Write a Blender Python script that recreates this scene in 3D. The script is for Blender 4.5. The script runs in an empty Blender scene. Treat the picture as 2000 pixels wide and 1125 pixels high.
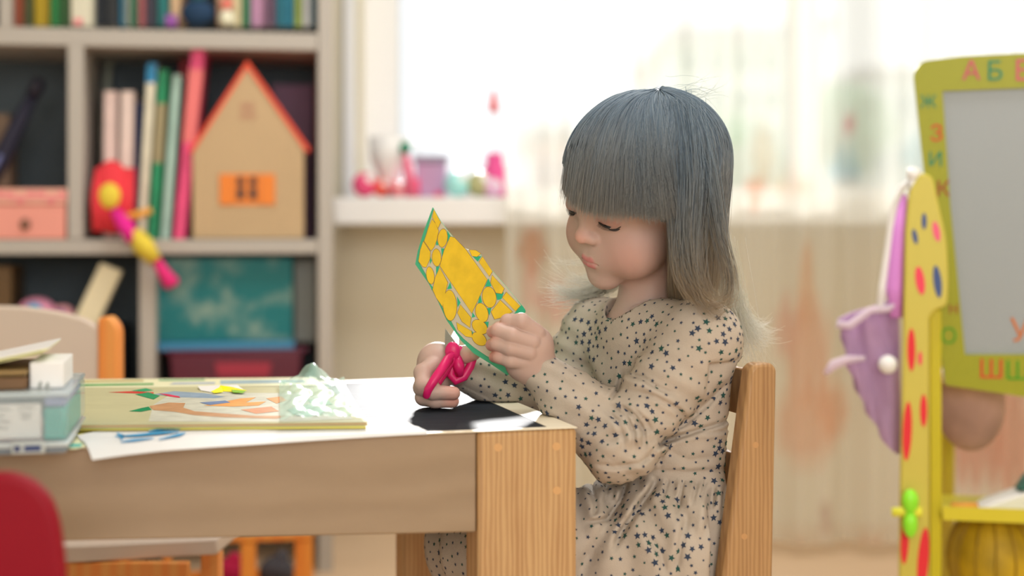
import bpy, bmesh, math, random
import numpy as np
from mathutils import Vector, Matrix
random.seed(7); rng = np.random.default_rng(7)
SC = bpy.context.scene
COL = SC.collection
# ---------------------------------------------------------------- camera
FPX = 2778.0; HY = 450.0; CZ = 0.70           # focal length in px of the 2000x1125 frame, horizon row, camera height
cd = bpy.data.cameras.new('camera'); cam = bpy.data.objects.new('camera', cd); COL.objects.link(cam)
cam.location = (0, 0, CZ); cam.rotation_euler = (math.pi/2, 0, 0)
cd.sensor_width = 36; cd.lens = 36*FPX/2000; cd.shift_y = -(562.5-HY)/2000
cd.clip_start = 0.05; cd.clip_end = 500
cd.dof.use_dof = True; cd.dof.focus_distance = 1.545; cd.dof.aperture_fstop = 2.0
SC.camera = cam
# ---------------------------------------------------------------- world, lights, exposure
w = bpy.data.worlds.new('sky'); SC.world = w; w.use_nodes = True
bgn = w.node_tree.nodes['Background']; bgn.inputs[0].default_value = (0.95, 0.98, 1.0, 1); bgn.inputs[1].default_value = 1.12
def light(name, kind, loc, target, energy, color=(1,1,1), size=1, size_y=None, angle=None):
    l = bpy.data.lights.new(name, kind); o = bpy.data.objects.new(name, l); COL.objects.link(o)
    o.location = loc; d = Vector(target)-Vector(loc); o.rotation_euler = d.to_track_quat('-Z', 'Y').to_euler()
    l.energy = energy; l.color = color
    if kind == 'AREA':
        l.shape = 'RECTANGLE'; l.size = size; l.size_y = size_y or size
    if angle is not None: l.angle = math.radians(angle)
    return o
light('sun', 'SUN', (0.0, 8.0, 2.85), (0.1, 1.58, 0.75), 5.0, (1.0, 0.98, 0.96), angle=5)
light('rear_fill_light', 'AREA', (0.7, -2.2, 1.55), (0.1, 2.2, 0.6), 64, (1.0, 0.98, 0.972), 2.4, 1.5)  # added fill behind the camera; the wall there has no window
light('overhead_fill_light', 'AREA', (0.4, 1.9, 2.52), (0.4, 2.1, 0.0), 36, (1.0, 0.978, 0.968), 1.2, 1.2)  # added overhead fill for back wall and hair; no lamp hangs there
SC.view_settings.view_transform = 'Standard'; SC.view_settings.look = 'None'
SC.view_settings.exposure = 0.0; SC.view_settings.gamma = 1.0; SC.view_settings.use_curve_mapping = False
try:
    SC.cycles.max_bounces = 10; SC.cycles.transparent_max_bounces = 16; SC.cycles.sample_clamp_indirect = 6
    SC.cycles.caustics_reflective = False; SC.cycles.caustics_refractive = False
    SC.cycles.use_denoising = True
except Exception: pass
# ---------------------------------------------------------------- helpers
def W(px, py, Y):
    return Vector(((px-1000)/FPX*Y, Y, CZ-(py-HY)/FPX*Y))
def lin(c):
    c = c/255.0
    return c/12.92 if c <= 0.04045 else ((c+0.055)/1.055)**2.4
def srgb(r, g, b, k=1.0, cap=0.88):
    return tuple(min(cap, lin(v)*k) for v in (r, g, b))
MATS = {}
def mat(name, rgb, rough=0.6, k=1.5, bump=0.0, bscale=80, var=0.0, vscale=12, metal=0.0, spec=0.4, trans=0.0, sheen=0.0, sss=0.0, stretch=None, alpha=1.0, attr=None, coat=0.0):
    m = bpy.data.materials.new(name); m.use_nodes = True; nt = m.node_tree; N = nt.nodes; L = nt.links
    b = N['Principled BSDF']; c = srgb(*rgb, k=k)
    b.inputs['Base Color'].default_value = (*c, 1); b.inputs['Roughness'].default_value = rough
    b.inputs['Metallic'].default_value = metal; b.inputs['Specular IOR Level'].default_value = spec
    if alpha < 1: b.inputs['Alpha'].default_value = alpha
    if coat: b.inputs['Coat Weight'].default_value = coat
    if sheen: b.inputs['Sheen Weight'].default_value = sheen
    if sss:
        b.inputs['Subsurface Weight'].default_value = sss; b.inputs['Subsurface Radius'].default_value = (0.012, 0.005, 0.003); b.inputs['Subsurface Scale'].default_value = 0.6
    tc = N.new('ShaderNodeTexCoord'); mp = N.new('ShaderNodeMapping'); L.new(tc.outputs['Object'], mp.inputs[0])
    if stretch: mp.inputs['Scale'].default_value = stretch
    csock = None
    if attr:
        a = N.new('ShaderNodeAttribute'); a.attribute_name = attr; csock = a.outputs['Color']; L.new(csock, b.inputs['Base Color'])
    if var:
        n = N.new('ShaderNodeTexNoise'); n.inputs['Scale'].default_value = vscale; n.inputs['Detail'].default_value = 6; L.new(mp.outputs[0], n.inputs[0])
        mr = N.new('ShaderNodeMapRange'); mr.inputs['From Min'].default_value = 0.3; mr.inputs['From Max'].default_value = 0.7
        mr.inputs['To Min'].default_value = 1-var; mr.inputs['To Max'].default_value = 1+var*0.6; L.new(n.outputs[0], mr.inputs[0])
        mx = N.new('ShaderNodeMix'); mx.data_type = 'RGBA'; mx.blend_type = 'MULTIPLY'; mx.inputs[0].default_value = 1
        if csock: L.new(csock, mx.inputs[6])
        else: mx.inputs[6].default_value = (*c, 1)
        L.new(mr.outputs[0], mx.inputs[7]); L.new(mx.outputs[2], b.inputs['Base Color'])
    if bump:
        n2 = N.new('ShaderNodeTexNoise'); n2.inputs['Scale'].default_value = bscale; n2.inputs['Detail'].default_value = 4; L.new(mp.outputs[0], n2.inputs[0])
        bp = N.new('ShaderNodeBump'); bp.inputs['Strength'].default_value = bump; bp.inputs['Distance'].default_value = 0.002; L.new(n2.outputs[0], bp.inputs['Height']); L.new(bp.outputs[0], b.inputs['Normal'])
    if trans:
        t = N.new('ShaderNodeBsdfTranslucent'); ms = N.new('ShaderNodeMixShader'); ms.inputs[0].default_value = trans
        src = b.inputs['Base Color'].links[0].from_socket if b.inputs['Base Color'].is_linked else None
        if src: L.new(src, t.inputs[0])
        else: t.inputs[0].default_value = (*c, 1)
        L.new(b.outputs[0], ms.inputs[1]); L.new(t.outputs[0], ms.inputs[2]); L.new(ms.outputs[0], N['Material Output'].inputs[0])
    return m
def wood(name, c1, c2, scale=9.0, axis='Z', rough=0.45, k=1.5, dist=3.0, fine=60):
    """pine: growth rings as distorted bands running along an axis"""
    m = bpy.data.materials.new(name); m.use_nodes = True; nt = m.node_tree; N = nt.nodes; L = nt.links; b = N['Principled BSDF']
    tc = N.new('ShaderNodeTexCoord'); mp = N.new('ShaderNodeMapping'); L.new(tc.outputs['Object'], mp.inputs[0])
    s = {'X': (0.12, 1, 1), 'Y': (1, 0.12, 1), 'Z': (1, 1, 0.10)}[axis]; mp.inputs['Scale'].default_value = s
    wv = N.new('ShaderNodeTexWave'); wv.wave_type = 'BANDS'; wv.bands_direction = 'X' if axis == 'Z' else 'Z'
    wv.inputs['Scale'].default_value = scale; wv.inputs['Distortion'].default_value = dist; wv.inputs['Detail'].default_value = 2; wv.inputs['Detail Scale'].default_value = 1.6
    L.new(mp.outputs[0], wv.inputs[0])
    n = N.new('ShaderNodeTexNoise'); n.inputs['Scale'].default_value = fine; n.inputs['Detail'].default_value = 5; L.new(mp.outputs[0], n.inputs[0])
    mx = N.new('ShaderNodeMath'); mx.operation = 'MULTIPLY_ADD'; L.new(wv.outputs['Fac'], mx.inputs[0]); mx.inputs[1].default_value = 0.45; 
    ml = N.new('ShaderNodeMath'); ml.operation = 'MULTIPLY'; L.new(n.outputs[0], ml.inputs[0]); ml.inputs[1].default_value = 0.9; L.new(ml.outputs[0], mx.inputs[2])
    cr = N.new('ShaderNodeValToRGB'); cr.color_ramp.elements[0].color = (*srgb(*c1, k=k), 1); cr.color_ramp.elements[1].color = (*srgb(*c2, k=k), 1)
    cr.color_ramp.elements[0].position = 0.1; cr.color_ramp.elements[1].position = 0.95
    L.new(mx.outputs[0], cr.inputs[0]); L.new(cr.outputs[0], b.inputs['Base Color']); b.inputs['Roughness'].default_value = rough
    bp = N.new('ShaderNodeBump'); bp.inputs['Strength'].default_value = 0.25; bp.inputs['Distance'].default_value = 0.001; L.new(mx.outputs[0], bp.inputs['Height']); L.new(bp.outputs[0], b.inputs['Normal'])
    return m
def link(name, me, mats=None, parent=None, smooth=False, bevel=0, seg=2):
    o = bpy.data.objects.new(name, me); COL.objects.link(o)
    if mats is not None:
        for m in (mats if isinstance(mats, (list, tuple)) else [mats]): me.materials.append(m)
    if smooth: me.shade_smooth()
    if parent is not None: o.parent = parent; o.matrix_parent_inverse = parent.matrix_basis.inverted()
    if bevel:
        md = o.modifiers.new('bevel', 'BEVEL'); md.width = bevel; md.segments = seg; md.limit_method = 'ANGLE'; md.angle_limit = 0.6
        md.harden_normals = False; me.shade_smooth()
        me.set_sharp_from_angle(angle=0.7)
    return o
def obj_bm(name, bm, mats=None, parent=None, smooth=False, bevel=0, seg=2):
    me = bpy.data.meshes.new(name); bmesh.ops.recalc_face_normals(bm, faces=bm.faces); bm.to_mesh(me); bm.free()
    return link(name, me, mats, parent, smooth, bevel, seg)
def empty(name, loc=(0, 0, 0), rz=0):
    o = bpy.data.objects.new(name, None); COL.objects.link(o); o.location = loc; o.rotation_euler = (0, 0, rz); o.empty_display_size = 0.05
    return o
def tag(o, label=None, cat=None, group=None, kind=None):
    if label: o['label'] = label
    if cat: o['category'] = cat
    if group: o['group'] = group
    if kind: o['kind'] = kind
    return o
def box_pts(bm, P8, mi=0):
    vs = [bm.verts.new(p) for p in P8]
    for f in ((0,1,2,3), (7,6,5,4), (0,4,5,1), (1,5,6,2), (2,6,7,3), (3,7,4,0)):
        fc = bm.faces.new([vs[i] for i in f]); fc.material_index = mi
def box(bm, c, s, rz=0, mi=0, ry=0):
    M = Matrix.Rotation(rz, 3, 'Z') @ Matrix.Rotation(ry, 3, 'Y')
    P = []
    for z in (-1, 1):
        for x, y in ((-1,-1), (1,-1), (1,1), (-1,1)):
            P.append(Vector(c) + M @ Vector((x*s[0]/2, y*s[1]/2, z*s[2]/2)))
    box_pts(bm, P, mi)
def boxlh(bm, lo, hi, mi=0):
    box(bm, [(a+b)/2 for a, b in zip(lo, hi)], [b-a for a, b in zip(lo, hi)], 0, mi)
def prism(bm, pts, off, mi=0, mi_side=None):
    """closed outline (3D points) extruded by a vector"""
    off = Vector(off); a = [bm.verts.new(p) for p in pts]; b = [bm.verts.new(Vector(p)+off) for p in pts]; n = len(pts)
    f = bm.faces.new(a); f.material_index = mi; f2 = bm.faces.new(b[::-1]); f2.material_index = mi
    for i in range(n):
        g = bm.faces.new((a[i], b[i], b[(i+1) % n], a[(i+1) % n])); g.material_index = mi if mi_side is None else mi_side
def poly(bm, pts, mi=0):
    f = bm.faces.new([bm.verts.new(p) for p in pts]); f.material_index = mi
def rounded(pts, r, n=4):
    """round the corners of a 2D outline"""
    out = []; m = len(pts)
    for i in range(m):
        p0, p1, p2 = Vector(pts[i-1]), Vector(pts[i]), Vector(pts[(i+1) % m])
        rr = r[i] if isinstance(r, (list, tuple)) else r
        d0, d1 = (p0-p1), (p2-p1); l = min(rr, d0.length*0.45, d1.length*0.45)
        if l < 1e-6: out.append(tuple(p1)); continue
        a, b = p1+d0.normalized()*l, p1+d1.normalized()*l
        for k in range(n+1):
            t = k/n; q = a*(1-t)**2 + p1*2*t*(1-t) + b*t*t; out.append(tuple(q))
    return out
def ell2(cx, cy, rx, ry, n=20, rot=0):
    c, s = math.cos(rot), math.sin(rot)
    return [(cx+rx*math.cos(t)*c-ry*math.sin(t)*s, cy+rx*math.cos(t)*s+ry*math.sin(t)*c) for t in [2*math.pi*i/n for i in range(n)]]
def tube(bm, pts, rad, n=10, closed=False, mi=0, flat=1.0, caps=True, up=(0.13, 0.21, 0.97)):
    pts = [Vector(p) for p in pts]; m = len(pts)
    if not isinstance(rad, (list, tuple)): rad = [rad]*m
    rings = []; up = Vector(up).normalized()
    for i in range(m):
        if closed: t = pts[(i+1) % m]-pts[i-1]
        else: t = pts[min(i+1, m-1)]-pts[max(i-1, 0)]
        t.normalize(); a = t.cross(up)
        if a.length < 1e-4: a = t.cross(Vector((1, 0, 0)))
        a.normalize(); b = t.cross(a); up = -(b if b.dot(up) < 0 else -b) if False else up
        rings.append([bm.verts.new(pts[i]+a*rad[i]*math.cos(2*math.pi*j/n)+b*rad[i]*flat*math.sin(2*math.pi*j/n)) for j in range(n)])
    for i in range(m if closed else m-1):
        r0, r1 = rings[i], rings[(i+1) % m]
        for j in range(n):
            f = bm.faces.new((r0[j], r0[(j+1) % n], r1[(j+1) % n], r1[j])); f.material_index = mi
    if not closed and caps:
        for r in (rings[0][::-1], rings[-1]):
            f = bm.faces.new(r); f.material_index = mi
def lathe(bm, c, prof, n=24, mi=0):
    """prof: (radius, z) pairs, around the vertical through c"""
    c = Vector(c); rings = []
    for r, z in prof:
        rings.append([bm.verts.new(c+Vector((max(r, 1e-5)*math.cos(2*math.pi*j/n), max(r, 1e-5)*math.sin(2*math.pi*j/n), z))) for j in range(n)])
    for i in range(len(rings)-1):
        for j in range(n):
            f = bm.faces.new((rings[i][j], rings[i][(j+1) % n], rings[i+1][(j+1) % n], rings[i+1][j])); f.material_index = mi
    f = bm.faces.new(rings[0][::-1]); f.material_index = mi; f = bm.faces.new(rings[-1]); f.material_index = mi
def ball(bm, c, r, sub=2, sc=(1, 1, 1), mi=0, rot=None):
    M = Matrix.Translation(c)
    if rot is not None: M = M @ rot.to_4x4()
    g = bmesh.ops.create_icosphere(bm, subdivisions=sub, radius=r, matrix=M @ Matrix.Diagonal((*sc, 1)))
    for v in g['verts']:
        for f in v.link_faces: f.material_index = mi
class Plane:
    """an upright plane standing in the room; at() gives the point on it (or d metres behind it) that a ray of the photo meets"""
    def __init__(s, p0, yaw, lean=0):
        s.p0 = Vector(p0); a = math.radians(yaw); s.u = Vector((math.cos(a), math.sin(a), 0)); s.n = Vector((-math.sin(a), math.cos(a), 0))
        if lean:
            R = Matrix.Rotation(math.radians(lean), 3, s.u); s.n = R @ s.n
        s.v = s.u.cross(s.n) ; s.v = s.n.cross(s.u) * -1
        if s.v.z < 0: s.v = -s.v
        s.yaw = a
    def at(s, px, py, d=0):
        r = Vector(((px-1000)/FPX, 1, -(py-HY)/FPX)); o = Vector((0, 0, CZ)); q = s.p0+s.n*d
        t = (q-o).dot(s.n)/r.dot(s.n); return o+r*t
    def pts(s, L, d=0): return [s.at(x, y, d) for x, y in L]
def text_bm(bm, s, origin, u, v, size, depth_dir, mi=0, depth=0.0006):
    cu = bpy.data.curves.new('t', 'FONT'); cu.body = s; cu.size = 1.0; cu.align_x = 'CENTER'; cu.align_y = 'CENTER'; cu.offset = 0.0
    o = bpy.data.objects.new('t', cu); COL.objects.link(o); dg = bpy.context.evaluated_depsgraph_get(); me = bpy.data.meshes.new_from_object(o.evaluated_get(dg))
    vs = [bm.verts.new(Vector(origin)+Vector(u)*p.co.x*size+Vector(v)*p.co.y*size+Vector(depth_dir)*depth) for p in me.vertices]
    for f in me.polygons:
        try:
            g = bm.faces.new([vs[i] for i in f.vertices]); g.material_index = mi
        except ValueError: pass
    bpy.data.objects.remove(o); bpy.data.curves.remove(cu); bpy.data.meshes.remove(me)
# ================================================================ the room
YW = 3.40                      # inner face of the window wall
M_wall = mat('wall_paint', (246, 210, 188), 0.8, 1.25, var=0.05, vscale=3)
M_wallw = mat('white_wall_paint', (232, 224, 212), 0.8, 1.2, var=0.03, vscale=3)
M_white = mat('white_gloss_paint', (225, 226, 222), 0.35, 1.2)
M_floor = wood('floor_boards', (206, 180, 152), (190, 162, 132), scale=3, axis='X', k=1.3)
M_pvc = mat('white_window_plastic', (232, 232, 236), 0.3, 1.1)
X0, X1, ZC, YF = -2.4, 2.7, 2.55, -2.6
def struct(name, bm, m, **kw):
    o = obj_bm(name, bm, m, **kw); o['kind'] = 'structure'; return o
bm = bmesh.new(); boxlh(bm, (X0, YF, -0.05), (X1, YW+0.25, 0)); struct('floor', bm, M_floor)
bm = bmesh.new(); boxlh(bm, (X0, YF, ZC), (X1, YW+0.25, ZC+0.05)); struct('ceiling', bm, M_wallw)
bm = bmesh.new(); boxlh(bm, (X0-0.1, YF, 0), (X0, YW+0.25, ZC)); struct('wall_left', bm, M_wallw)
bm = bmesh.new(); boxlh(bm, (X1, YF, 0), (X1+0.1, YW+0.25, ZC)); struct('wall_right', bm, M_wallw)
bm = bmesh.new(); boxlh(bm, (X0, YF-0.1, 0), (X1, YF, ZC)); struct('wall_front', bm, M_wallw)
ZS = W(0, 385, 3.15).z         # top of the windowsill
ZSB = W(0, 440, 3.15).z
WX0 = W(695, 0, YW).x; WX1 = 2.35; WZ1 = 2.3
bm = bmesh.new()
boxlh(bm, (X0, YW, 0), (WX0, YW+0.25, ZC)); boxlh(bm, (WX1, YW, 0), (X1, YW+0.25, ZC))
boxlh(bm, (WX0, YW, 0), (WX1, YW+0.25, ZSB)); boxlh(bm, (WX0, YW, WZ1), (WX1, YW+0.25, ZC))
struct('wall_back', bm, M_wall)
bm = bmesh.new()               # white casing strip beside the window
boxlh(bm, (W(672, 0, YW).x, YW-0.02, ZS+0.001), (WX0, YW, WZ1)); struct('trim_1', bm, M_white, bevel=0.003)
win = empty('window_1', (0, YW+0.22, ZS)); win['kind'] = 'structure'
GX0 = W(780, 0, YW+0.2).x
bm = bmesh.new()
boxlh(bm, (WX0, YW+0.17, ZS), (GX0, YW+0.24, WZ1)); boxlh(bm, (WX1-0.07, YW+0.17, ZS), (WX1, YW+0.24, WZ1))
boxlh(bm, (GX0, YW+0.17, ZS), (WX1-0.07, YW+0.24, ZS+0.035)); boxlh(bm, (GX0, YW+0.17, WZ1-0.07), (WX1-0.07, YW+0.24, WZ1))
xm = W(1570, 0, YW+0.2).x
boxlh(bm, (xm-0.035, YW+0.17, ZS+0.035), (xm+0.035, YW+0.24, WZ1-0.07))
obj_bm('window_frame', bm, M_pvc, win, bevel=0.004)
mg = bpy.data.materials.new('window_glass'); mg.use_nodes = True; N = mg.node_tree.nodes; L = mg.node_tree.links
tr = N.new('ShaderNodeBsdfTransparent'); gl = N.new('ShaderNodeBsdfGlossy'); gl.inputs['Roughness'].default_value = 0.02
fr = N.new('ShaderNodeFresnel'); fr.inputs[0].default_value = 1.3; ms = N.new('ShaderNodeMixShader')
L.new(fr.outputs[0], ms.inputs[0]); L.new(tr.outputs[0], ms.inputs[1]); L.new(gl.outputs[0], ms.inputs[2]); L.new(ms.outputs[0], N['Material Output'].inputs[0])
for x0, x1 in ((GX0, xm-0.035), (xm+0.035, WX1-0.07)):
    bm = bmesh.new(); boxlh(bm, (x0, YW+0.205, ZS+0.035), (x1, YW+0.211, WZ1-0.07)); obj_bm('pane', bm, mg, win)
bm = bmesh.new(); boxlh(bm, (W(650, 0, 3.15).x, 3.15, ZSB), (WX1+0.1, YW, ZS)); boxlh(bm, (WX0, YW, ZSB), (WX1, YW+0.17, ZS))
o = struct('window_sill', bm, M_white, bevel=0.006); o.name = 'trim_2'
# ---------------------------------------------------------------- outside
M_ground = mat('outdoor_ground', (150, 165, 140), 0.9, 1.2, var=0.3, vscale=0.3)
bm = bmesh.new(); boxlh(bm, (-120, 12, -9.2), (120, 160, -9)); tag(struct('ground', bm, M_ground))
def tower(label, px0, px1, py, Y, rgb, wrgb, nx, nz, group='housing blocks beyond the window'):
    a, b = W(px0, py, Y), W(px1, py, Y); root = empty('apartment_building', ((a.x+b.x)/2, Y, -9)); tag(root, label, 'building')
    m = mat('facade', rgb, 0.9, 1.3, var=0.1, vscale=0.2); bm = bmesh.new(); boxlh(bm, (a.x, Y, -9), (b.x, Y+12, a.z)); obj_bm('facade', bm, m, root)
    bm = bmesh.new(); boxlh(bm, (a.x-0.3, Y-0.3, a.z), (b.x+0.3, Y+12.3, a.z+0.5)); obj_bm('roof', bm, mat('roof_felt', (150, 150, 155), 0.9), root)
    mw = mat('building_window', wrgb, 0.3, 1.0); W_ = b.x-a.x; H_ = a.z+4; me = None
    for i in range(nx):
        for j in range(nz):
            cx = a.x+W_*(i+0.5)/nx; cz = -4+H_*(j+0.5)/nz
            if me is None:
                bm = bmesh.new(); box(bm, (0, 0, 0), (W_/nx*0.5, 0.2, H_/nz*0.5)); o = obj_bm('window', bm, mw, root); me = o.data
            else:
                o = bpy.data.objects.new('window', me); COL.objects.link(o); o.parent = root; 
            o.parent = root; o.matrix_parent_inverse = Matrix.Identity(4); o.location = Vector((cx, Y-0.05, cz))-root.location
tower('tall pale block behind the curtain above the girl\'s head', 1320, 1530, 85, 45, (205, 215, 205), (90, 140, 140), 4, 9)
tower('narrow pale tower right of the tall block, behind the curtain', 1555, 1610, 60, 52, (215, 212, 205), (120, 130, 130), 2, 9)
tower('low grey block seen between the tall towers and the easel', 1690, 1900, 155, 60, (200, 205, 205), (130, 160, 170), 4, 5)
tower('low pinkish house at the window\'s centre, left of the girl\'s fringe', 1040, 1110, 275, 50, (215, 180, 175), (150, 150, 170), 2, 3)
# bushy tree outside
M_leaf = mat('pale_leaves', (150, 190, 165), 0.8, 1.3, var=0.3, vscale=1.5, trans=0.3)
def tree(px, py, Y, r, label):
    c = W(px, py, Y); root = empty('tree', (c.x, c.y, -9)); tag(root, label, 'tree')
    bm = bmesh.new(); tube(bm, [(c.x, c.y, -9), (c.x, c.y, c.z)], [0.35, 0.15], 8); obj_bm('trunk', bm, mat('bark', (110, 100, 90), 0.9), root, smooth=True)
    bm = bmesh.new()
    for i in range(420):
        d = Vector(rng.normal(size=3)).normalized()*r*(0.55+0.5*rng.random()); p = c+Vector((d.x, d.y, d.z*0.9)); s = 0.35*r*(0.3+0.5*rng.random())
        a = Vector(rng.normal(size=3)).normalized(); b = a.cross(Vector(rng.normal(size=3))).normalized(); poly(bm, [p-a*s, p-b*s*0.6, p+a*s, p+b*s*0.6])
    obj_bm('crown', bm, M_leaf, root)
tree(1655, 250, 34, 1.1, 'pale green tree between the towers outside the window')
tree(1420, 330, 36, 1.5, 'green tree in front of the tall pale block outside')
# ---------------------------------------------------------------- sheer curtain with printed blossoms
def curtain():
    nx, nz = 640, 70; x0 = W(985, 0, 3.07).x; x1 = 2.45; z0, z1 = 0.03, 2.42
    X = np.linspace(0, 1, nx); Z = np.linspace(0, 1, nz)
    gx = x0+(x1-x0)*X; off = 0.020*np.sin(X*95+1.6*np.sin(X*17))+0.010*np.sin(X*211+1)
    V = np.zeros((nz, nx, 3), np.float32); V[..., 0] = gx[None]+0.004*np.sin(Z[:, None]*9+X[None]*40); V[..., 1] = 3.05+off[None]*(1.1-0.35*Z[:, None]); V[..., 2] = z0+(z1-z0)*Z[:, None]
    idx = np.arange(nz*nx).reshape(nz, nx); F = np.stack([idx[:-1, :-1], idx[:-1, 1:], idx[1:, 1:], idx[1:, :-1]], -1).reshape(-1, 4)
    me = bpy.data.meshes.new('curtain'); me.from_pydata(V.reshape(-1, 3).tolist(), [], F.tolist())
    C = np.ones((nz*nx, 4), np.float32); C[:, :3] = srgb(236, 231, 222, 1.1); P = V.reshape(-1, 3)
    px = 1000+P[:, 0]/P[:, 1]*FPX; py = HY-(P[:, 2]-CZ)/P[:, 1]*FPX
    prints = [(1040, 490, 30, 48, (196, 120, 80), .8), (1085, 590, 45, 35, (235, 130, 130), .6), (1035, 560, 18, 45, (235, 150, 140), .5), (1575, 560, 16, 90, (236, 150, 90), .5), (1578, 690, 46, 110, (236, 146, 112), .6), (1575, 830, 66, 80, (234, 148, 108), .6),
              (1625, 800, 30, 60, (240, 150, 110), .7), (1475, 372, 22, 30, (235, 140, 90), .7), (1545, 360, 40, 26, (245, 190, 150), .6), (1535, 640, 24, 60, (238, 160, 150), .6), (1612, 1012, 17, 24, (176, 120, 110), .5),
              (1700, 1100, 45, 50, (215, 140, 90), .5), (1560, 1100, 60, 40, (210, 150, 100), .5), (1900, 840, 60, 120, (200, 90, 60), .8), (1975, 850, 50, 130, (205, 95, 60), .8), (1440, 250, 18, 40, (200, 215, 190), .6), (1790, 300, 30, 40, (190, 215, 215), .5), (1650, 330, 35, 30, (160, 195, 215), .6), (1660, 245, 14, 12, (230, 120, 130), .6),
              (1490, 300, 25, 60, (225, 190, 160), .5), (2150, 700, 60, 100, (236, 130, 80), .7), (1250, 700, 50, 90, (240, 160, 140), .5), (2300, 900, 60, 80, (236, 130, 80), .7)]
    for cx, cy, rx, ry, rgb, a in prints:
        d = ((px-cx)/rx)**2+((py-cy)/ry)**2+0.25*np.sin(px*0.21)*np.sin(py*0.17); wgt = np.clip(1.4-d, 0, 1)[:, None]*a
        C[:, :3] = C[:, :3]*(1-wgt)+np.array(srgb(*rgb, k=1.1))[None]*wgt
    at = me.color_attributes.new('print', 'FLOAT_COLOR', 'POINT'); at.data.foreach_set('color', C.ravel())
    m = bpy.data.materials.new('printed_voile'); m.use_nodes = True; N = m.node_tree.nodes; L = m.node_tree.links; N.remove(N['Principled BSDF'])
    a = N.new('ShaderNodeAttribute'); a.attribute_name = 'print'
    df = N.new('ShaderNodeBsdfDiffuse'); tl = N.new('ShaderNodeBsdfTranslucent'); L.new(a.outputs[0], df.inputs[0]); L.new(a.outputs[0], tl.inputs[0])
    m1 = N.new('ShaderNodeMixShader'); m1.inputs[0].default_value = 0.45; L.new(df.outputs[0], m1.inputs[1]); L.new(tl.outputs[0], m1.inputs[2])
    tp = N.new('ShaderNodeBsdfTransparent'); m2 = N.new('ShaderNodeMixShader'); m2.inputs[0].default_value = 0.57
    L.new(tp.outputs[0], m2.inputs[1]); L.new(m1.outputs[0], m2.inputs[2]); L.new(m2.outputs[0], N['Material Output'].inputs[0])
    o = link('curtain', me, m, smooth=True); tag(o, 'sheer white curtain with faint orange blossom print hanging before the window', 'curtain')
curtain()
bm = bmesh.new(); tube(bm, [(-0.5, 3.05, 2.45), (2.6, 3.05, 2.45)], 0.012, 12); boxlh(bm, (-0.45, 3.05, 2.44), (-0.43, YW, 2.46)); boxlh(bm, (2.5, 3.05, 2.44), (2.52, YW, 2.46))
tag(obj_bm('curtain_rod', bm, M_white, smooth=True), 'white curtain rod above the window', 'curtain rod')
# ================================================================ bookcase
SH = Plane(W(650, 450, 2.92), 9)
M_shelf = mat('cream_shelf_laminate', (200, 194, 186), 0.5, .84)
M_back = mat('dark_shelf_back', (74, 84, 90), 0.7, 1.35, var=0.2, vscale=5)
def shelf_local(px, py, d=0): p = SH.at(px, py, d)-SH.p0; return p.dot(SH.u), p.dot(Vector((-math.sin(SH.yaw), math.cos(SH.yaw), 0))), p.z+SH.p0.z
def sbox(bm, x0, x1, y0, y1, d0, d1, mi=0):
    """box in the bookcase's own frame whose front face is seen at the given photo rows and columns"""
    s0, s1 = shelf_local(x0, 450, d0)[0], shelf_local(x1, 450, d0)[0]; xm = (x0+x1)/2
    z0, z1 = shelf_local(xm, y1, d0)[2], shelf_local(xm, y0, d0)[2]; P = []
    for z in (z0, z1):
        for s, d in ((s0, d0), (s1, d0), (s1, d1), (s0, d1)): P.append(Vector((SH.p0.x, SH.p0.y, 0))+SH.u*s+SH.n*d+Vector((0, 0, z)))
    box_pts(bm, P, mi)
bc = empty('bookcase', Vector((SH.p0.x, SH.p0.y, 0))-SH.u*0.5, SH.yaw); tag(bc, 'cream open bookcase full of toys and books standing left of the window', 'bookcase')
D = 0.30
def part(name, boxes, m, parent, bevel=0.002):
    bm = bmesh.new()
    for b in boxes: sbox(bm, *b)
    return obj_bm(name, bm, m, parent, bevel=bevel)
ZFL = HY+CZ*FPX/2.92+30
part('side_panel', [(621, 650, -420, 1128, 0, D)], M_shelf, bc)
bc_x0 = -520
part('side_panel', [(bc_x0, bc_x0+30, -420, 1190, 0, D)], M_shelf, bc)
part('shelf_board', [(bc_x0+31, 620, 53, 88, 0, D)], M_shelf, bc)
part('shelf_board', [(bc_x0+31, 620, 468, 497, 0, D)], M_shelf, bc)
part('shelf_board', [(bc_x0+31, 620, 880, 906, 0, D)], M_shelf, bc)
part('shelf_board', [(bc_x0+31, 620, -330, -300, 0, D)], M_shelf, bc)
part('divider', [(132, 163, 89, 467, 0, D-0.01)], M_shelf, bc)
part('divider', [(272, 304, 498, 879, 0, D-0.01)], M_shelf, bc)
part('divider', [(-2, 22, -299, 52, 0, D-0.01)], M_shelf, bc)
part('divider', [(-300, -272, 89, 467, 0, D-0.01)], M_shelf, bc)
part('back_panel', [(bc_x0+31, 620, -420, 1100, D-0.006, D)], M_back, bc, bevel=0)
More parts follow.
